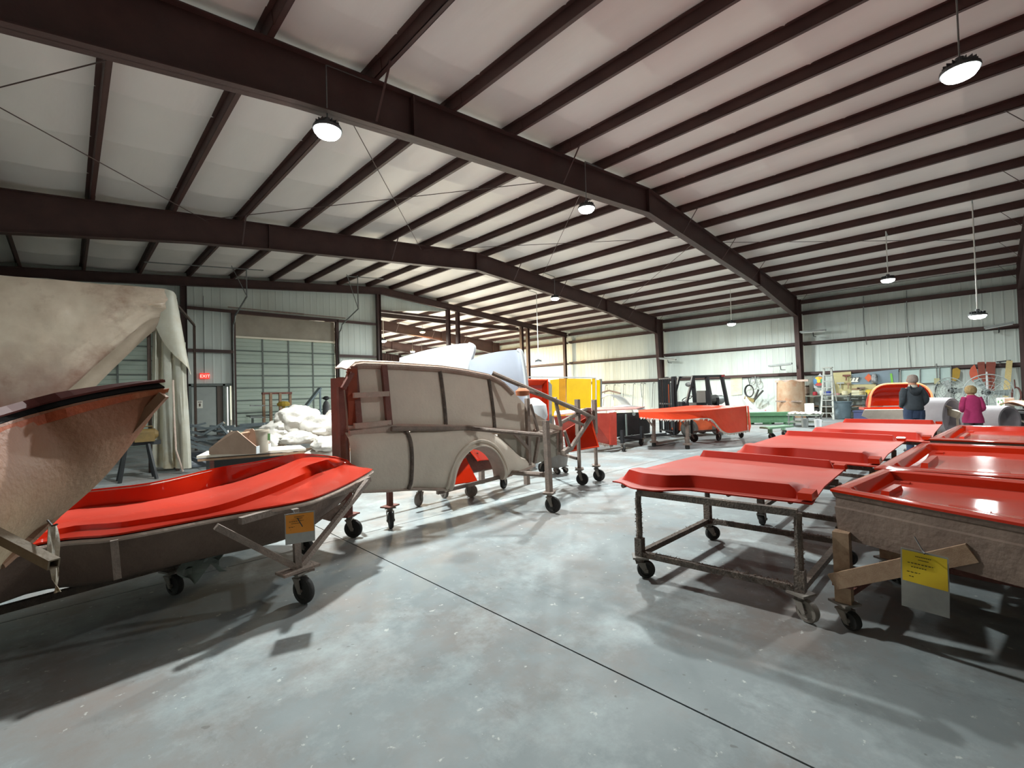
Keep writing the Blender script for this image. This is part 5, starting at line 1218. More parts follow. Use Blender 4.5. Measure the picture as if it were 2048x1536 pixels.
t = thing('arm_bracket', 'yellow-brown wall bracket with two raised black arms', 'bracket', (26.9,8.872,0.675))
g = G(); g.bar((26.8,9.265,0.983), (26.7,8.752,0.79), .12, .16); q_ = Vector((26.75,8.994,0.872)); g.bar(q_, (XR - .06, q_.y, q_.z), .1); g.build('base', mat('ochre_metal', '8a7a48', '7a6a40', 4, .6), t)
for p in ((26.6,8.498,1.408), (26.5,8.247,1.35)):
    g = G(); g.bar((26.7,8.776,0.817), p, .07); g.build('arm', blackm, t)
# brown plywood-backed mold leaning by the column
t = thing('plywood_mold', 'rust-stained plywood-coloured mold panel standing at the right wall', 'mold', (25.4,6.74,-0.061))
tl, tr, br, bl = (Vector(v) for v in ((25.5,7.232,1.794), (25.5,6.146,1.802), (25.5,6.126,-0.006), (25.5,7.294,0.021)))
g = G(); g.shell([[tuple(tl.lerp(tr, i / 12).lerp(bl.lerp(br, i / 12), j / 8) + Vector((-.3 * math.sin(PI * i / 12) - .1, 0, .05 * math.sin(i)))) for j in range(9)] for i in range(13)], .04); g.build('panel', ply, t, True)
for p, q in ((tl, bl), (tr, br)):
    g = G(); g.bar(p, (q.x, q.y, 0), .1); g.build('side_post', wood_m, t)
g = G(); g.bar(tl + Vector((-.1, .1, 0)), tr + Vector((-.1, -.25, 0)), .1); g.build('top_bar', glass_p, t); g = G(); g.bar(tl.lerp(bl, .55) + Vector((-.35, 0, 0)), tr.lerp(br, .55) + Vector((-.35, 0, 0)), .07); g.build('mid_bar', pipe_m, t)
# green machine bed, green cart, white hull piece
t = thing('machine_bed', 'long green machine bed along the floor before the right wall', 'machine', (21.5,6.569,-0.142))
a, b = Vector((20.6,7.116,0.179)), Vector((21.5,5.65,0.198)); a.z = b.z = .42
g = G(); g.bar(a, b, .55, .14); g.build('bed_top', green_d, t)
g = G(); g.bar(a - Vector((0, 0, .2)), b - Vector((0, 0, .2)), .4, .3); g.build('bed_web', mat('green_web', '5e8a66', '527a5a', 8, .6, stretch=(3,3,.3)), t)
for f in (.05, .5, .95):
    p = a.lerp(b, f); g = G(); g.box((p.x, p.y, .04), (.5, .3, .08)); g.build('foot', green_d, t)
t = thing('green_cart', 'small pale green steel cart on casters beyond the red molds', 'cart', (15.28,4.449,0))
a, b = Vector((14.928,4.494,0)), Vector((16.125,4.479,0))
g = G(); p, q = Vector((14.496,4.51,0.386)), Vector((15.334,4.116,0.397)); g.bar(p, q, .35, .05); g.build('deck', green_m, t)
for k, v in enumerate((a, b)):
    g = G(); g.bar((v.x, v.y, .2), (v.x, v.y, p.z - .02), .1); g.build('leg', green_m, t); caster(t, v.x, v.y, .21, .1, 1.5 + k)
g = G(); hA, hB = Vector((23.5,8.191,0.458)), Vector((23.5,7.26,0.465)); rows = [[tuple(hA.lerp(hB, i / 12) + Vector((-.3 + .6 * j / 6, 0, -.45 + .35 * abs(j / 3 - 1) ** 2 + .75 * (1 - i / 12) ** 2))) for j in range(7)] for i in range(13)]
g.shell(rows, .03); solo(g, 'white_hull_part', white_p, 'pale curved hull-like part lying on the green machine bed', 'mold part', smooth=True)
g = G(); c = Vector((22.8,7.322,0.382)); g.lathe([(.02, -.45), (.12, -.4), (.14, .2), (.06, .5), (.02, .56)], c, Matrix(((1, 0, 0), (0, 0, -1), (0, 1, 0))), 12); o_ = solo(g, 'float_bottle', mat('pale_blue_grey', 'a8b8c0', None, 3, .5), 'pale blue-grey float with a red tip on the green machine bed', 'float', smooth=True)
g = G(); c2 = Vector((22.8,7.026,0.408)); g.lathe([(.07, -.06), (.1, 0), (.07, .07)], c2, Matrix(((1, 0, 0), (0, 0, -1), (0, 1, 0))), 10); g.build('red_tip', mat('red_tip', 'c03038'), o_)
# low table with white clutter
t = thing('clutter_table', 'low grey-green table on pipe legs before the plywood mold', 'table', (20.5,4.934,0.042))
a, b = Vector((20.3,5.422,0.276)), Vector((20.5,4.4,0.285)); z = .42
for zz in (z, .15):
    g = G(); g.mm((a.x - .3, b.y, zz), (a.x + .5, a.y, zz + .04)); g.build('table_top' if zz > .3 else 'shelf', mat('grey_green_top', '8c948a', '7e867c', 5, .6), t)
for x in (a.x - .25, a.x + .45):
    for y in (a.y - .06, (a.y + b.y) / 2, b.y + .06):
        g = G(); g.bar((x, y, 0), (x, y, z), .05); g.build('leg', galv, t)
zc = z + .04
g = G(); p = Vector((20.4,4.744,0.514)); g.mm((p.x - .12, p.y - .13, zc), (p.x + .12, p.y + .13, zc + .42)); solo(g, 'white_carton', paper_w, 'upright white carton on the low cluttered table', 'carton')
for k, (px, lab) in enumerate(((1590, 'white paper heap at the left end of the low table'), (1607, 'crumpled white paper beside the white carton'), (1632, 'crumpled white paper at the right end of the low table'))):
    p = Vector((20.4,5.236,0.391) if k == 0 else (20.4,4.948,0.395) if k == 1 else (20.4,4.536,0.402))
    g = G(); g.shell([[(p.x - .22 + .44 * i / 6, p.y - .2 + .4 * j / 6, zc + .015 + .12 * abs(noise.noise((i * .8, j * .8, k * 3))) + .05 * math.sin(PI * i / 6) * math.sin(PI * j / 6)) for j in range(7)] for i in range(7)], .008); solo(g, 'crumpled_paper', paper_w, lab, 'paper')
for k, px in enumerate((0, 1)):
    p = Vector((19.5,4.282,0.204) if k == 0 else (19.8,4.765,0.096)); g = G(); g.lathe([(.1, 0), (.12, .3), (.125, .33), (.11, .33)], (p.x, p.y, 0), 'Z', 14); solo(g, 'white_pail', white_p if k == 0 else galv, ['white pail on the floor at the right end of the low table', 'grey pail on the floor before the low table'][k], 'pail', smooth=True)
# step ladder
t = thing('step_ladder', 'aluminium step ladder standing open before the pegboards', 'ladder', (25,5.113,-0.002))
b1, b2 = Vector((24.6,5.299,0.018)), Vector((24.6,4.805,0.029)); b1.z = b2.z = 0
t1, t2 = b1.lerp(b2, .22) + Vector((.5, 0, 2.35)), b1.lerp(b2, .78) + Vector((.5, 0, 2.35))
for p, q in ((b1, t1), (b2, t2)):
    g = G(); g.bar(p, q, .07, .04); g.build('rail', alum, t); g = G(); g.bar(p + Vector((1.15, 0, 0)), q + Vector((.05, 0, 0)), .05, .03); g.build('back_rail', alum, t)
for k in range(1, 8):
    f = k / 8.2; g = G(); g.bar(b1.lerp(t1, f), b2.lerp(t2, f), .1, .04); g.build('step', alum, t)
g = G(); g.box((t1 + t2) / 2, (.25, (t1 - t2).length + .1, .06)); g.build('top_cap', alum, t)
for p, q in ((b1, b1.lerp(b2, .25) + Vector((.06, 0, .29))), (b2, b2.lerp(b1, .25) + Vector((.06, 0, .29)))):
    g = G(); g.bar(p + Vector((0, 0, .05)), q, .03); g.build('foot_brace', alum, t)
# pegboards and things on them
def board(name, x, pts, m, label, cat, th=.04):
    P = [Vector(p) for p in pts]; g = G(); g.prism(P, (th, 0, 0)); return solo(g, name, m, label, cat)
peg = mat('yellowed_pegboard', 'c4ba8c', 'b4aa7e', 1.5, .8, 0, c3='a89c74')
board('pegboard', 0, [(27,5.298,2.135), (27,4.494,2.166), (27,4.511,1.087), (27,5.291,1.15)], peg, 'yellowed pegboard behind the top of the step ladder', 'pegboard')
board('pegboard', 0, [(27,4.496,1.542), (27,3.567,1.535), (27,3.584,1.048), (27,4.513,1.039)], peg, 'lower yellowed pegboard left of the red bowl-shaped mold', 'pegboard')
board('slate_backboard', 0, [(27,4.478,2.045), (27,2.74,2.186), (27,2.763,1.509), (27,4.496,1.542)], mat('slate_panel', '8494a0', '78888f', 1.5, .7), 'blue-grey panel with signs hung above the pegboards', 'panel')
board('pale_backboard', 0, [(27,2.69,2.138), (27,1.053,2.176), (27,1.075,1.537), (27,2.711,1.507)], mat('pale_board', 'b8ccc8', 'acc0bc', 1.5, .6), 'pale board on the wall behind the man', 'board')
board('pointed_board', 0, [(26.6,5.981,1.768), (26.6,5.673,2.125), (26.6,5.495,1.847), (26.6,5.511,1.407), (26.6,5.95,1.419)], white_p, 'white pointed board carrying the coloured round target', 'board')
# round target: ring with coloured sectors
t = thing('round_target', 'round emblem with coloured sectors on the white pointed board', 'emblem', (26.5,5.735,1.513))
c = Vector((26.5,5.717,1.746)); r0 = .27
g = G(); g.lathe([(r0, -.01), (r0, .01), (r0 * .86, .01), (r0 * .86, -.01), (r0, -.01)], c, 'X', 28, False); g.build('rim', grey_p, t)
cols = ['d89a3a', 'e0c040', '5a8ec0', '4a86b4', 'b84a4a', 'b84a4a', '4a9a7c', '4a9a7c']
for k in range(8):
    a0, a1 = 2*PI*(k + 1)/8, 2*PI*(k + 2)/8; P = [c] + [c + Vector((0, -r0 * .85 * math.cos(a0 + (a1 - a0) * j / 4), r0 * .85 * math.sin(a0 + (a1 - a0) * j / 4))) for j in range(5)]
    g = G(); g.prism(P, (.008, 0, 0)); g.build('sector', mat('sector_' + cols[k], cols[k]), t)
g = G(); g.lathe([(r0 * .3, -.012), (r0 * .3, .0)], c, 'X', 14); g.build('centre', mat('sector_yellow', 'e4c840'), t)
def text(parent, s, p, size, m, ext=.003):
    """lettering turned into a mesh, facing into the hall from the right wall"""
    fc = D.curves.new('lettering', 'FONT'); fc.body = s; fc.size = size; fc.align_x = 'CENTER'; fc.extrude = ext
    tmp = D.objects.new('lettering', fc); C.objects.link(tmp); dg = bpy.context.evaluated_depsgraph_get(); me = D.meshes.new_from_object(tmp.evaluated_get(dg)); D.objects.remove(tmp)
    me.materials.clear(); me.materials.append(m); o = D.objects.new('lettering', me); C.objects.link(o); o.parent = parent
    o.location = Vector(p) - world_off(parent); o.rotation_euler = (PI/2, 0, -PI/2); return o
ex = text(SIGN_T, 'EXIT', (3.99, 21.897, 2.58), .17, emat('exit_white', hexc('ffb0a4'), 1.4)); ex.rotation_euler = (PI/2, 0, 0)
s_ = board('number_sign', 0, [(26.95,4.476,1.877), (26.95,4.185,1.888), (26.95,4.232,1.653), (26.95,4.503,1.663)], paper_w, 'white sign with black figures 777 on the blue-grey panel', 'sign', .02)
p = Vector((26.94,4.344,1.705)); text(s_, '777', p, .26, blackm)
t = board('diamond_sign', 0, [(26.95,3.978,1.832), (26.95,3.821,2.036), (26.95,3.679,1.842), (26.95,3.835,1.638)], mat('orange_sign', 'd8643c'), 'orange diamond sign on the blue-grey panel', 'sign', .02)
board('green_strip', 0, [(26.98,3.043,1.998), (26.98,2.972,1.994), (26.98,2.936,1.514), (26.98,3.024,1.517)], mat('lime_strip', '7cc04a'), 'lime green strip upright on the blue-grey panel', 'strip', .02)
g = G(); c = Vector((26.95,3.607,1.793)); g.lathe([(.05, -.25), (.12, -.2), (.13, .1), (.07, .22)], c, 'Z', 12); solo(g, 'hanging_helmet', mat('black_white_helmet', '3c4044', 'c8ccd0', 4, .4), 'dark and pale mask hung right of the orange diamond sign', 'mask', smooth=True)
for k, (p, m, lab) in enumerate((((26.92,4.914,1.629), alum, 'pale tool hung high on the pegboard by the ladder'), ((26.92,4.598,1.594), wood_m, 'brown round tool hung at the edge of the pegboard'), ((26.92,4.315,1.323), wood_m, 'brown-handled brush hung on the lower pegboard'), ((26.92,4.123,1.366), pipe_m, 'grey roller hung on the lower pegboard'), ((26.92,4.663,1.982), pipe_r, 'small red-brown tool at the top of the pegboard'))):
    g = G(); c = Vector(p); g.box(c, (.06, .3 if k != 1 else .14, .08)); g.bar(c, c + Vector((0, .02, -.25)), .04); g.bar(c, c + Vector((.1, 0, .02)), .02); solo(g, 'hand_tool', m, lab, 'tool', 'tools on the pegboards')
# counter under the pegboards with its goods
t = thing('work_counter', 'long grey work counter under the pegboards', 'counter', (26.5,4.526,-0.08))
y0, y1 = Vector((26.5,6.282,1.08)).y, Vector((26.5,3.339,1.032)).y; zc = Vector((26.4,4.47,1.053)).z
g = G(); g.mm((26.2, y1, zc - .05), (27.0, y0, zc)); g.build('counter_top', mat('grey_counter', '94968c', '868878', 3, .7), t)
g = G(); g.mm((26.4, y1, .5), (27.0, y0, .54)); g.build('shelf', wood_m, t)
for k in range(6):
    y = y0 + (y1 - y0) * (k + .1) / 5.2; g = G(); g.bar((26.3, y, 0), (26.3, y, zc - .05), .08); g.build('leg', frame_g, t)
random.seed(21)
items = [(1630, 'red tin on the counter below the round target', 'b03a44', .1, .18), (1656, 'blue tub on the counter behind the ladder', '3a4a9a', .16, .2), (1645, 'white jug on the counter left of the ladder', 'd8d8d0', .11, .25), (1690, 'cream tub at the middle of the counter', 'd0c8a8', .13, .2), (1712, 'cream box on the counter under the lower pegboard', 'd4ceb0', .15, .22), (1722, 'beige tub beside the cream box on the counter', 'c4b890', .12, .18), (1740, 'yellow tub at the right end of the counter', 'd4b43a', .16, .24), (1674, 'pink cloth roll on the counter', 'b88a88', .12, .1)]
ys_ = {1630: (26.5,5.896,1.123), 1656: (26.5,5.357,1.114), 1645: (26.5,5.583,1.118), 1690: (26.5,4.679,1.102), 1712: (26.5,4.256,1.094), 1722: (26.5,4.068,1.091), 1740: (26.5,3.735,1.085), 1674: (26.5,4.994,1.107)}
for k, (px, lab, colr, r, h) in enumerate(items):
    y = ys_[px][1]; g = G()
    if k in (4,): g.mm((26.4, y - r, zc), (26.6, y + r, zc + h))
    else: g.lathe([(r * .85, 0), (r, h * .1), (r, h * .8), (r * .7, h * .95), (r * .6, h)], (26.5, y, zc), 'Z', 14)
    solo(g, 'shop_container', mat('container_' + colr, colr, None, 3, .5), lab, 'container', 'containers on the counter', k != 4)
for k, (p, colr, lab) in enumerate((((26.6,5.951,0.18), '3c3a38', 'dark machine under the counter left of the ladder'), ((26.7,5.455,0.034), '4a4438', 'dark crate under the counter behind the ladder'), ((26.6,6.568,1.082), '8a7464', 'brown shelf unit beside the plywood mold'))):
    g = G(); y = p[1]
    if k == 2:
        for z in (.1, .6, 1.1, 1.5): g.mm((26.3, y - .35, z), (26.9, y + .35, z + .04))
        for yy in (y - .35, y + .33): g.mm((26.3, yy, 0), (26.9, yy + .03, 1.55))
    else:
        g.mm((26.4, y - .3, .0), (26.9, y + .3, .42)); g.lathe([(.12, .42), (.12, .47)], (26.6, y, 0), 'Z', 12); g.bar((26.35, y - .2, .3), (26.35, y + .2, .3), .03)
    solo(g, ['shop_machine', 'shop_crate', 'shelf_unit'][k], mat('dark_goods_' + colr, colr, None, 3, .7), lab, ['machine', 'crate', 'shelf'][k])
# bin, hand truck, blue tub
t = thing('trash_bin', 'grey-blue plastic trash bin right of the step ladder', 'bin', (25.2,4.583,-0.048)); c = Vector((25.2,4.583,-0.048)); c.z = 0
g = G(); g.lathe([(.27, 0), (.3, .02), (.36, .74), (.39, .75), (.39, .8), (.35, .8), (.29, .06), (.02, .05)], c, 'Z', 22); g.build('bin_body', mat('grey_blue_bin', '5c6c74', '52626a', 3, .6), t, True)
for s in (-1, 1): g = G(); g.path([c + Vector((-.2, s * .36, .6)), c + Vector((-.2, s * .43, .66)), c + Vector((-.05, s * .43, .66)), c + Vector((-.05, s * .38, .6))], .018, 6); g.build('handle', grey_p, t)
t = thing('hand_truck', 'dark tubular hand truck leaning beside the trash bin', 'hand truck', (25,4.092,-0.069)); c = Vector((25.6,4.081,-0.106)); c.z = 0
g = G(); g.path([c + Vector((0, .28, .1)), c + Vector((.4, .3, 1.15)), c + Vector((.4, -.3, 1.15)), c + Vector((0, -.28, .1))], .025, 8)
for z in (.35, .6, .85): g.tube(c + Vector((z * .38 - .03, .28, z)), c + Vector((z * .38 - .03, -.28, z)), .02)
g.box(c + Vector((-.15, 0, .04)), (.35, .6, .02)); g.build('frame', blackm, t)
for s in (-1, 1): g = G(); g.lathe([(.05, -.03), (.15, -.03), (.16, 0), (.15, .03), (.05, .03)], c + Vector((.08, s * .34, .16)), 'Y', 16); g.build('wheel', rubber, t, True)
g = G(); c = Vector((24,3.521,0.009)); g.mm((c.x - .3, c.y - .4, 0), (c.x + .3, c.y + .4, .4)); g.mm((c.x - .33, c.y - .43, .4), (c.x + .33, c.y + .43, .45)); solo(g, 'blue_tote', mat('navy_tote', '3c4468', '343c5c', 3, .5), 'navy blue lidded tote on the floor beside the hand truck', 'tote')
# red bowl-shaped mold on a stand
t = thing('red_bowl_mold', 'big glossy red half-bowl mold standing on a red-topped grey base', 'mold', (20.965,2.29,0.091)); DD = 16.2
cl, cr = Vector((20.311,2.906,0.752)), Vector((21.145,1.263,0.755)); ax = (cr - cl); Wd = ax.length; ax.normalize(); back_ = Vector((ax.y, -ax.x, 0)); back_ = -back_ if back_.dot(Vector((1, .5, 0))) < 0 else back_
Hh = Vector((20.659,2.548,1.549)).z - cl.z; rows = []
for i in range(33):
    u = i / 32; x = u * Wd; e = (1 - abs(2 * u - 1) ** 4.5) ** .5 if 0 < u < 1 else 0
    rows.append([tuple(cl + ax * x + Vector((0, 0, Hh * e * math.sin(PI/2 * j / 12))) + back_ * (.8 * (.25 + .75 * e) * math.cos(PI/2 * j / 12))) for j in range(13)])
g = G(); g.shell(rows, .03); g.build('bowl_skin', redm, t, True)
g = G(); g.path([Vector(r[-1]) for r in rows], .035, 6); g.build('pale_rim', mat('orange_pale_rim', 'd88a5c', 'c87c50', 6, .6), t)
b0, b1 = Vector((19.872,3.054,0.718)), Vector((20.786,1.194,0.72)); g = G(); g.bar(b0, b1, .5, .08); g.build('red_flange', redm, t)
rows = [[tuple(b0.lerp(b1, i / 16) + Vector((0, 0, -.04 - .5 * math.sin(PI * (.08 + .84 * i / 16)) ** .6 * j / 5)) + back_ * (-.28 + .06 * j)) for j in range(6)] for i in range(17)]
g = G(); g.shell(rows, .03); g.build('base_shell', mat('grey_pink_shell', 'a8988c', '988a80', 3, .8, .2), t, True)
for f in (.2, .5, .8):
    p = b0.lerp(b1, f) + back_ * .1; g = G(); g.bar((p.x, p.y, 0), (p.x, p.y, p.z), .07); g.build('leg', pipe_m, t)
for k, p in enumerate(((24.5,3.171,0.07), (24.5,3.406,0.022))):
    g = G(); g.lathe([(.15, 0), (.18, .36), (.19, .38), (.16, .38)], (p[0], p[1], 0), 'Z', 16); solo(g, 'floor_pail', white_p if k == 0 else darkm, ['white pail under the red half-bowl mold', 'dark pail left of the white one under the red half-bowl mold'][k], 'pail', smooth=True)
# grey drum-shaped molds near the people
def drum(label, c, ax, r, ln, hollow=True):
    t = thing('drum_mold', label, 'mold', (c[0], c[1], 0), 'grey drum-shaped molds'); a = Vector((ax[0], ax[1], 0)).normalized(); M_ = Matrix((Vector((0, 0, 1)).cross(a), Vector((0, 0, 1)), a)).transposed()
    dm = mat('lilac_grey_shell', 'aaa4a8', '9c969a', 2, .75, .1)
    g = G(); g.lathe([(r * .98, -ln/2), (r, -ln/2 + .03), (r, ln/2 - .06), (r * .97, ln/2), (r * .85, ln/2), (r * .82, ln/2 - .25), (.02, ln/2 - .28)], (c[0], c[1], c[2]), M_, 32); g.build('drum_body', dm, t, True)
    for s in (-1, 1):
        p = Vector(c) + a * ln * .3 * s; q = Vector((a.y, -a.x, 0)) * r * .6
        for w_ in (-1, 1): g = G(); g.bar((p.x + q.x * w_, p.y + q.y * w_, 0), (p.x + q.x * w_, p.y + q.y * w_, max(.12, c[2] - r * .75)), .08); g.build('leg', pipe_m, t)
drum('tall grey drum-shaped mold standing right behind the man', (16.805,1.013,0.662), (-.4, -1), .50, .8)
drum('small grey drum-shaped mold lying right of the woman', (16.448,-0.032,0.601), (-.55, -.8), .36, .8)
# things on the right end of the wall
t = thing('junction_box', 'yellowish electrical box with conduits on the right wall', 'electrical box', (26.95,1.482,1.466)); p = Vector((26.95,1.477,1.596))
g = G(); g.mm((p.x - .06, p.y - .09, p.z - .12), (p.x + .1, p.y + .09, p.z + .12)); g.build('box', mat('ivory_box', 'b4b088', 'a4a07c', 4, .6), t)
g = G(); g.tube((p.x + .05, p.y, p.z + .12), (p.x + .05, p.y, p.z + .75), .025, 8); g.build('conduit', galv, t); g = G(); g.path([(p.x, p.y, p.z - .12), (p.x, p.y + .1, p.z - .6), (p.x, p.y + .02, p.z - 1.0)], .02, 6); g.build('cord', blackm, t)
t = thing('conduit_run', 'pale conduit along and down the right wall behind the man', 'conduit', (27,1.854,1.982))
for p, q in (((26.98,2.67,2.137), (26.98,1.021,2.195)), ((26.98,2.67,2.137), (26.98,2.692,1.506)), ((26.98,2.011,2.145), (26.98,2.05,1)), ((26.98,1.38,2.173), (26.98,1.401,1.549)), ((26.98,1.021,2.195), (26.98,1.083,0.347))):
    g = G(); g.tube(p, q, .03, 8); g.build('pipe', galv, t)
for px, lab in (((27.1,3.909,5.049), 'thin cord hanging down the upper right wall, left one'), ((27.1,2.356,5.154), 'long cord hanging down the upper right wall, right one')):
    g = G(); zb = 3.4 if 'left' in lab else 2.1; g.path([(px[0], px[1], 5.7), (px[0], px[1] + .03, 4.5), (px[0], px[1] - .04, zb)], .018, 6); solo(g, 'hanging_cable', galv, lab, 'cord')
def cage_fan(label, c, r, face, post):
    t = thing('cage_fan', label, 'fan', (c[0], c[1], 0), 'floor fans at the right wall'); a = Vector(face).normalized(); M_ = Matrix((Vector((0, 0, 1)).cross(a).normalized(), Vector((0, 0, 1)), a)).transposed()
    fm = mat('grey_fan', '7c8280', '6c7270', 4, .5)
    g = G()
    for k in range(1, 6):
        rr = r * k / 5; d = .1 * math.cos(k / 5 * PI / 2)
        g.path([Vector(c) + M_ @ Vector((rr * math.cos(2*PI*i/28), rr * math.sin(2*PI*i/28), .08 + d)) for i in range(29)], .008 if k < 5 else .018, 5)
    for k in range(16):
        an = 2*PI*k/16; g.path([Vector(c) + M_ @ Vector((rr_ * math.cos(an), rr_ * math.sin(an), .08 + .1 * math.cos(rr_ / r * PI / 2))) for rr_ in (.05, r * .5, r)] + [Vector(c) + M_ @ Vector((r * .95 * math.cos(an), r * .95 * math.sin(an), -.1))], .006, 4)
    g.build('cage', fm, t)
    for k in range(3):
        an = 2*PI*k/3; u = M_ @ Vector((math.cos(an), math.sin(an), 0)); v = M_ @ Vector((-math.sin(an), math.cos(an), .35)).normalized()
        g = G(); cc = Vector(c); g.prism([cc + u * .06 - v * .05, cc + u * r * .8 - v * .14, cc + u * r * .9 + v * .1, cc + u * .06 + v * .05], M_ @ Vector((0, 0, .006))); g.build('blade', fm, t)
    g = G(); g.lathe([(.04, .08), (.08, .05), (.11, -.05), (.11, -.25), (.05, -.3)], c, M_, 16); g.build('motor', blackm, t)
    g = G(); q = Vector(c) - a * .15; g.tube((q.x, q.y, .04), (q.x, q.y, q.z), .03, 8); g.build('pole', fm, t); g = G(); g.lathe([(.28, 0), (.28, .03), (.05, .06)], (q.x, q.y, 0), 'Z', 20); g.build('base', fm, t)
cage_fan('grey pedestal fan with round cage between the man and the woman', (24,0.939,1.224), .48, (-1, .5, .05), 1)
cage_fan('large caged drum fan behind the woman at right', (22.5,-0.016,1.16), .62, (-1, -.2, 0), 1)
# templates hung on the wall and lumber
def leafy(name, pts, m, label): 
    P = smooth_pts([*pts, pts[0]], 25)[:-1]; g = G(); g.prism([Vector(p) for p in P], (.03, 0, 0)); return solo(g, name, m, label, 'template', 'templates hung on the right wall')
board('hung_template', 0, [(26.9,0.976,2.085), (26.9,0.837,2.14), (26.9,0.735,2.029), (26.9,0.776,1.716), (26.9,0.902,1.574), (26.9,1.008,1.578)], mat('mustard_board', 'a8862c', '98782a', 4, .7), 'mustard yellow template hung high on the wall left of the orange oval', 'template')
leafy('hung_template', [(26.8,0.314,2.231), (26.8,0.238,1.897), (26.8,0.25,1.549), (26.8,0.381,1.534), (26.8,0.473,1.827), (26.8,0.435,2.073)], mat('orange_template', 'c8583a', 'b84e34', 4, .6), 'orange oval template hung on the wall above the woman')
for p, q, w_, lab in (((26.8,0.124,2.321), (26.8,0.108,1.503), .2, 'narrow red-brown board hung right of the orange oval'), ((26.8,-0.158,2.302), (26.8,-0.075,1.071), .26, 'wider red-brown board hung above the drum fan')):
    g = G(); g.bar(p, q, w_, .04, (1, 0, 0)); g.bar(lerp(p, q, .05), lerp(p, q, .12), w_ * 1.1, .06, (1, 0, 0)); solo(g, 'hung_board', mat('red_brown_board', '8a4434', '7a3c30', 5, .7), lab, 'board')
pw = (26.3,0.002,0.884); g = G(); g.bar((26.5,-0.019,1.901), (pw[0] - .3, pw[1], 0), .05); solo(g, 'white_pole', white_p, 'white pole leaning between the red-brown boards', 'pole')
g = G(); a, b = Vector((26.6,-0.661,2.302)), Vector((25,-0.386,0.116)); b.z = .0; g.bar(a, b, .17, .06, (1, 0, 0)); solo(g, 'leaning_plank', pine, 'pale new plank leaning upright at the right end of the wall', 'plank')
g = G(); g.bar((26.7,-0.31,2.289), (26.7,-0.704,2.321), .08, .05); g.bar((26.7,-0.406,2.282), (27.15, Vector((26.7,-0.406,2.282)).y, Vector((26.7,-0.406,2.282)).z), .05); solo(g, 'shelf_rail', blackm, 'dark rail at the top of the leaning plank', 'rail')
g = G(); c = Vector((26.6,-0.802,0.963)); g.path([c + Vector((0, .12 * math.cos(2*PI*i/16), .3 * math.sin(2*PI*i/16))) for i in range(17)], .03, 6); g.path([c + Vector((0, .03, .28)), c + Vector((.2, .03, .6))], .02, 5); solo(g, 'red_hose', mat('dull_red_hose', '8a4a44', '7a5a54', 6, .6), 'dull red hose looped beside the last column', 'hose')
# dark table with a sagging tan sheet, box with green print
t = thing('dark_table', 'dark table at far right holding the tan sagging mold', 'table', (17.041,-0.463,0.449)); a, b = Vector((17.776,0.07,0.759)), Vector((15.755,-1.039,0.866)); b.z = a.z
n_ = Vector((b.y - a.y, a.x - b.x, 0)).normalized(); n_ = n_ if n_.x > 0 else -n_
g = G(); g.prism([a, b, b + n_ * .8, a + n_ * .8], (0, 0, .05)); g.build('table_top', blackm, t)
for f, s in ((.05, .05), (.95, .05), (.05, .72), (.95, .72)):
    p = a.lerp(b, f) + n_ * s; g = G(); g.bar((p.x, p.y, 0), (p.x, p.y, a.z), .07); g.build('leg', blackm, t)
rows = [[tuple(a.lerp(b, .18 + .8 * i / 16) + n_ * (.1 + .55 * j / 6) + Vector((0, 0, .09 + .16 * abs(math.sin(PI * (i / 16) * 1.5 + .5)) + .04 * math.sin(j)))) for j in range(7)] for i in range(17)]
g = G(); g.shell(rows, .02); solo(g, 'sagging_mold', mat('tan_orange_sheet', 'b47c58', '9c6c4e', 3, .6), 'tan orange wavy mold sheet lying on the dark table at far right', 'mold', smooth=True)
t = thing('printed_box', 'white box with green print standing on the dark table behind the woman', 'box', tuple(a.lerp(b, .08) + n_ * .3 + Vector((0, 0, .05)))); o = a.lerp(b, .08) + n_ * .25 + Vector((0, 0, .05)); u = (b - a).normalized()
g = G(); g.prism([o - u * .14, o + u * .16, o + u * .16 + Vector((0, 0, .30)), o - u * .14 + Vector((0, 0, .30))], n_ * .2); g.build('carton', paper_w, t)
gm = mat('green_print', '4a9a58'); f = o - n_ * .004
for k, (x, z, w_, h) in enumerate(((-.09, .17, .05, .07), (.0, .06, .06, .12), (.08, .13, .05, .09), (.02, .23, .09, .03))):
    g = G(); q = f + u * x + Vector((0, 0, z)); g.prism([q, q + u * w_ * .6 + Vector((0, 0, -h * .2)), q + u * w_ + Vector((0, 0, h * .6)), q + u * w_ * .4 + Vector((0, 0, h))], -n_ * .002); g.build('green_mark', gm, t)
g = G(); tr0 = (16.834,-0.543,0.515); rows = [[(tr0[0] + .5 * i / 6, tr0[1] - .8 * j / 6, .25 + .35 * abs(math.cos(PI * j / 6)) ** 2) for j in range(7)] for i in range(7)]
g.shell(rows, .03); solo(g, 'grey_trough', glass_f, 'pale grey trough-shaped shell on the floor under the dark table', 'mold', smooth=True)
t = thing('red_sawhorse', 'low red steel sawhorse behind the farthest red trays', 'sawhorse', (18.748,0.672,0.295)); p, q = Vector((18.644,0.766,0.534)), Vector((18.587,0.543,0.542))
g = G(); g.bar(p, q, .08); g.build('beam', pipe_r, t)
for v in (p, q):
    for s in (-.18, .18): g = G(); g.bar(v, (v.x + s, v.y + s * .5, 0), .05); g.build('leg', pipe_r, t)
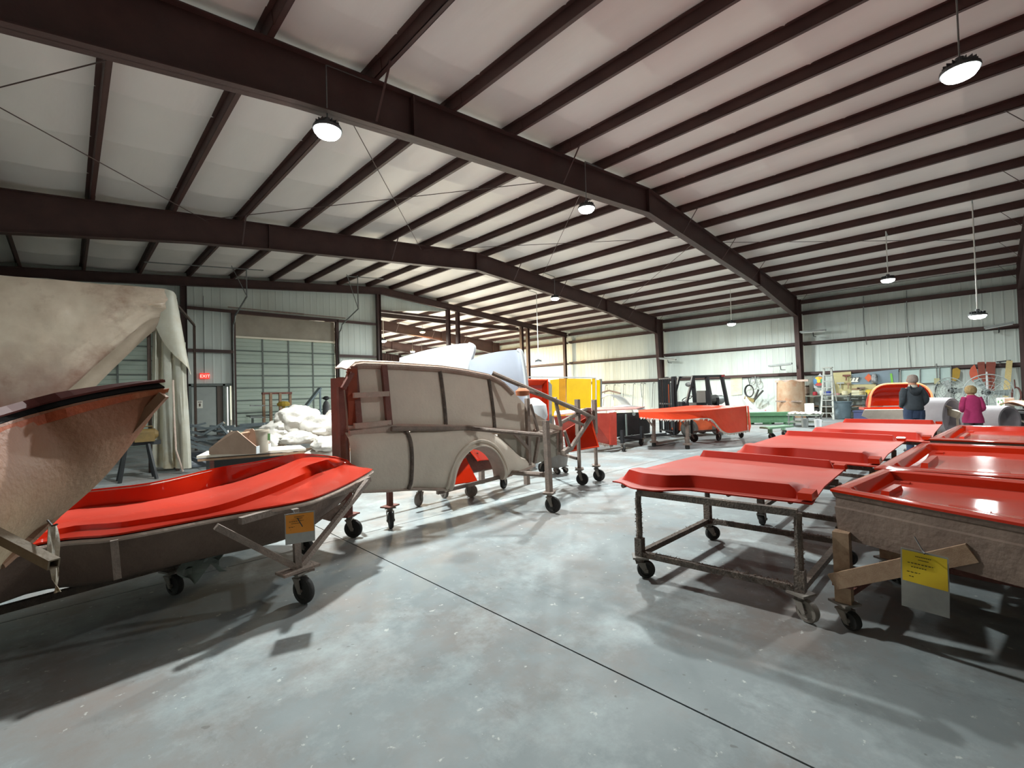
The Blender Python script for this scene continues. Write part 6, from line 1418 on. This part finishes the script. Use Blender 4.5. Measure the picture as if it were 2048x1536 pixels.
g = G(); c = Vector((16.696,0.557,0.833)); g.lathe([(.12, -.2), (.2, -.02), (.02, .0)], c, Matrix.Rotation(.4, 3, 'X'), 14); g.tube(c + Vector((0, .1, .05)), c + Vector((-.05, .3, .16)), .025); g.bar((c.x, c.y, 0), c + Vector((0, 0, -.1)), .05); solo(g, 'beige_lamp_shade', mat('beige_shade', 'b8a894', 'a89884', 4, .6), 'beige cone with a white handle standing left of the woman', 'cone')
# labels stuck on the column
g = G(); p = Vector((26.4,13.387,1.654)); g.mm((p.x, p.y - .07, p.z - .1), (p.x + .02, p.y + .07, p.z + .12)); g.mm((p.x, p.y - .07, p.z - .45), (p.x + .02, p.y + .07, p.z - .14)); solo(g, 'column_label', paper_w, 'white labels stuck on the column foot beside the forklift mast', 'label')

# ---------------------------------------------------------------- two people seen from behind
skin = mat('skin', 'c08a70', 'b07c64', 6, .55); denim = mat('blue_denim', '33415c', '2b3850', 8, .85, .2, 40)
def skin_body(parent, V, Eg, Rd, root, m, name='body'):
    me = D.meshes.new(name); off = world_off(parent); me.from_pydata([tuple(Vector(v) - off) for v in V], Eg, []); me.update()
    o = D.objects.new(name, me); C.objects.link(o); o.parent = parent; me.materials.append(m)
    md = o.modifiers.new('skin', 'SKIN'); md.use_smooth_shade = True
    for i, r in enumerate(Rd):
        r = r if isinstance(r, tuple) else (r, r); me.skin_vertices[0].data[i].radius = r
    me.skin_vertices[0].data[root].use_root = True
    s = o.modifiers.new('sub', 'SUBSURF'); s.levels = 2; s.render_levels = 2
    return o
def person(base, facing, H, label, pose):
    """pose: dict of local points (x right, y forward, z up), in units of the standing height"""
    t = thing('person', label, 'person', base); f = Vector((math.sin(facing), math.cos(facing), 0)); r = Vector((f.y, -f.x, 0)); b = Vector(base)
    P = lambda x, y, z: b + (r * x + f * y + Vector((0, 0, z))) * H
    V, Eg, Rd, idx = [], [], [], {}
    def add(n, p, rad, par=None):
        idx[n] = len(V); V.append(P(*p)); Rd.append(tuple(q * H for q in rad) if isinstance(rad, tuple) else rad * H)
        if par: Eg.append((idx[par], idx[n]))
    add('pelvis', (0, 0, .52), (.085, .06)); add('waist', (0, .005, .60), (.075, .055), 'pelvis'); add('chest', (0, pose['lean'] * .5, .71), (.072, .055), 'waist'); add('up', (0, pose['lean'], .79), (.06, .045), 'chest')
    add('neck', (0, pose['lean'] + .01, .84), .034, 'up'); hx, hy, hz = pose['head']
    add('jaw', (hx * .7, hy - .005, .875), (.042, .048), 'neck'); add('skull', (hx, hy, .925), (.050, .058), 'jaw'); add('crown', (hx, hy - .005, .965), (.036, .04), 'skull')
    for s, k in ((-1, 'l'), (1, 'r')):
        add('sh' + k, (s * .082, pose['lean'], .80), .028, 'up'); add('el' + k, pose['elbow_' + k], .026, 'sh' + k); add('wr' + k, pose['wrist_' + k], .018, 'el' + k); add('palm' + k, lerp(pose['wrist_' + k], pose['hand_' + k], .6), (.024, .014), 'wr' + k)
        h0, h1 = Vector(pose['wrist_' + k]), Vector(pose['hand_' + k]); d = (h1 - h0).normalized(); sd = Vector((0, 0, 1)).cross(d).normalized() if abs(d.z) < .9 else Vector((0, 1, 0))
        for q, ln in ((-1.5, .034), (-.5, .042), (.5, .045), (1.5, .038)):
            n0 = 'f%s%s' % (k, q); p0 = h1 + sd * q * .0095; add(n0, p0, .0062, 'palm' + k); add(n0 + 'm', p0 + d * ln * .5 + Vector((0, 0, -.004)), .0056, n0); add(n0 + 't', p0 + d * ln + Vector((0, 0, -.014)), .0048, n0 + 'm')
        add('th' + k, h0.lerp(h1, .5) + sd * .022 + Vector((0, 0, -.004)), .0068, 'palm' + k); add('tht' + k, h0.lerp(h1, 1.0) + sd * .034 + Vector((0, 0, -.008)), .0056, 'th' + k)
        add('hip' + k, (s * .05, 0, .49), .055, 'pelvis'); add('kn' + k, (s * .06, .01, .275), .037, 'hip' + k); add('an' + k, (s * .062, -.01, .045), .024, 'kn' + k); add('toe' + k, (s * .075, .07, .018), (.024, .015), 'an' + k)
    skin_body(t, V, Eg, Rd, idx['pelvis'], skin)
    # face
    hp = P(hx, hy, .925); k = H / 1.75; fd = pose.get('look', f); rd = Vector((fd.y, -fd.x, 0))
    g = G()
    g.lathe([(.004, -.02), (.012, -.008), (.013, .008), (.004, .018)], tuple(hp + fd * .115 * k + Vector((0, 0, -.02))), 'Z', 8); g.build('nose', skin, t, True)
    for s in (-1, 1):
        g = G(); g.lathe([(.002, -.01), (.011, -.005), (.011, .005), (.002, .01)], tuple(hp + fd * .098 * k + rd * s * .032 + Vector((0, 0, .005))), 'Z', 8); g.build('eye', paper_w, t, True)
        g = G(); g.lathe([(.004, -.032), (.016, -.02), (.02, .01), (.012, .03)], tuple(hp + rd * s * .088 * k + Vector((0, 0, -.01))), 'Z', 8); g.build('ear', skin, t, True)
    g = G(); q = hp + fd * .095 * k + Vector((0, 0, -.055)); g.bar(q - rd * .025, q + rd * .025, .012, .01); g.build('mouth', mat('lips', '9a5a50'), t)
    return t, P, f, r, H
def loft(rings, n=20):
    """rings: (centre, right vector, front vector) ellipses -> closed tube"""
    g = G(); vs = []
    for c, a, b_ in rings:
        vs += [c + a * math.cos(2*PI*i/n) + b_ * math.sin(2*PI*i/n) for i in range(n)]
    m = len(rings); g.add(vs, [(j*n+i, j*n+(i+1) % n, (j+1)*n+(i+1) % n, (j+1)*n+i) for j in range(m-1) for i in range(n)] + [tuple(range(n-1, -1, -1)), tuple(range((m-1)*n, m*n))]); return g
def wr(g, amt, sc, seed):
    for i, v in enumerate(g.v):
        q = Vector(v); g.v[i] = tuple(q + Vector((noise.noise(q * sc + Vector((seed, 0, 0))), noise.noise(q * sc + Vector((0, seed, 0))), 0)) * amt)
    return g
def sleeve(P, pts, rads, n=14):
    V_ = [P(*p) for p in pts]; g = G(); g.path(smooth_pts([tuple(v) for v in V_], 13), [interp([0, .33, .66, 1], rads, k / 12) for k in range(13)], n); return g
def trousers(t, P, f, r, H, m, z1=.56):
    for s in (-1, 1):
        g = loft([(P(s*.052, -.002, z), r * a * H, f * b_ * H) for z, a, b_ in ((z1 - .06, .058, .072), (.47, .058, .068), (.38, .05, .056), (.28, .044, .048), (.15, .038, .042), (.03, .04, .046))]); wr(g, .012, 9, s).build('trouser_leg', m, t, True)
        g = loft([(P(s*.066, y, .022), r * a * H, Vector((0, 0, 1)) * .022 * H) for y, a in ((-.04, .018), (-.03, .028), (.02, .03), (.07, .032), (.095, .015))], 12); g.build('shoe', blackm, t, True)
    g = loft([(P(0, 0, z), r * a * H, f * b_ * H) for z, a, b_ in ((.44, .1, .07), (.5, .108, .076), (z1, .1, .068))]); g.build('trouser_seat', m, t, True)
# the man: dark hooded jacket, jeans, hands in the jacket's front
f0 = math.radians(62)
bm0 = Vector((13.757,1.164,1.306)); bm0.z = 0
mp = dict(lean=.012, head=(.012, .03, 0), look=Vector((math.sin(math.radians(95)), math.cos(math.radians(95)), 0)), elbow_l=(-.115, -.02, .66), elbow_r=(.115, -.02, .66), wrist_l=(-.09, .08, .59), wrist_r=(.09, .08, .59), hand_l=(-.06, .12, .575), hand_r=(.06, .12, .575))
t, P, f, r, H = person(tuple(bm0), f0, 1.78, 'grey-haired person seen from behind in a dark hooded jacket and blue jeans', mp)
trousers(t, P, f, r, H, denim, .6)
jk = mat('charcoal_jacket', '3e444a', '363c42', 8, .9, .25, 30)
g = loft([(P(0, y, z), r * a * H, f * b_ * H) for y, z, a, b_ in ((0, .545, .098, .08), (0, .56, .104, .086), (.0, .62, .100, .082), (.004, .69, .102, .08), (.008, .76, .102, .074), (.01, .805, .088, .062), (.012, .835, .055, .05), (.012, .848, .04, .042))], 28)
wr(g, .018, 7, 3).build('jacket_body', jk, t, True)
for s in (-1, 1):
    g = sleeve(P, [(s*.078, .008, .81), (s*.108, -.006, .74), (s*.118, -.02, .66), (s*.095, .07, .59)], [.042*H, .04*H, .036*H, .028*H]); wr(g, .012, 11, s + 5).build('jacket_sleeve', jk, t, True)
g = G(); rows = [[tuple(P(.066 * math.cos(a_) * (1 - .12 * abs(j - 2)), -.052 - .03 * math.sin(PI * j / 5) - .015 * math.sin(a_), .845 - .085 * j / 5 - .05 * math.sin(a_) + .02)) for j in range(6)] for a_ in [PI * k / 14 for k in range(15)]]
g.shell(rows, .008 * H); g.build('jacket_hood', mat('charcoal_jacket_shade', '353a40', '2e3338', 8, .9, .25, 30), t, True)
g = loft([(P(.005, .008, z), r * a * H, f * b_ * H) for z, a, b_ in ((.83, .05, .048), (.85, .046, .046), (.862, .044, .044))]); g.build('pale_collar', mat('pale_fleece', 'cfc8bc', 'c0b8ac', 9, .9, .3), t, True)
g = G(); g.lathe([(.001, .066), (.03, .06), (.048, .044), (.055, .015), (.054, -.015), (.05, -.032), (.044, -.04)], (0, 0, 0), 'Z', 20)
c = P(.012, .022, .93); g.v = [tuple(c + r * v[0] * H + f * v[1] * H * 1.12 + Vector((0, 0, v[2] * H)) + Vector((noise.noise(Vector(v) * 60), noise.noise(Vector(v) * 60 + Vector((5, 0, 0))), 0)) * .006) for v in g.v]
g.build('grey_hair', mat('grey_hair', '9a8c84', '857870', 30, .8, .4, 80), t, True)
# the woman: short blond hair, magenta sweater
bw = Vector((14.433,0.234,1.163)); bw.z = 0; f1 = math.radians(72)
wp = dict(lean=.02, head=(0, .04, 0), elbow_l=(-.11, .0, .64), elbow_r=(.108, .01, .64), wrist_l=(-.08, .11, .61), wrist_r=(.075, .12, .62), hand_l=(-.045, .15, .61), hand_r=(.045, .16, .62))
t, P, f, r, H = person(tuple(bw), f1, 1.5, 'blond-haired person seen from behind in a magenta sweater', wp)
trousers(t, P, f, r, H, mat('grey_trousers', '5c5a60', '504e54', 6, .9))
sw = mat('magenta_sweater', 'b03468', 'a42e60', 10, .9, .25, 40)
g = loft([(P(0, y, z), r * a * H, f * b_ * H) for y, z, a, b_ in ((0, .44, .118, .1), (0, .5, .116, .098), (.0, .58, .098, .08), (.01, .68, .098, .075), (.016, .76, .098, .07), (.02, .805, .085, .06), (.022, .832, .055, .05), (.024, .848, .04, .042))], 28)
wr(g, .014, 8, 7).build('sweater_body', sw, t, True)
for s in (-1, 1):
    g = sleeve(P, [(s*.075, .018, .81), (s*.103, .004, .73), (s*.112, .005, .64), (s*.078, .11, .61)], [.038*H, .036*H, .034*H, .026*H]); wr(g, .01, 12, s + 9).build('sweater_sleeve', sw, t, True)
g = G(); g.lathe([(.001, .07), (.032, .064), (.056, .044), (.066, .01), (.068, -.02), (.06, -.045), (.046, -.058)], (0, 0, 0), 'Z', 24)
c = P(0, .03, .925); g.v = [tuple(c + r * v[0] * H + f * v[1] * H + Vector((0, 0, v[2] * H)) + Vector((noise.noise(Vector(v) * 50), noise.noise(Vector(v) * 50 + Vector((5, 0, 0))), noise.noise(Vector(v) * 40))) * .009) for v in g.v]
g.build('blond_hair', mat('blond_hair', 'b89c6c', '8c7450', 24, .8, .4, 80), t, True)
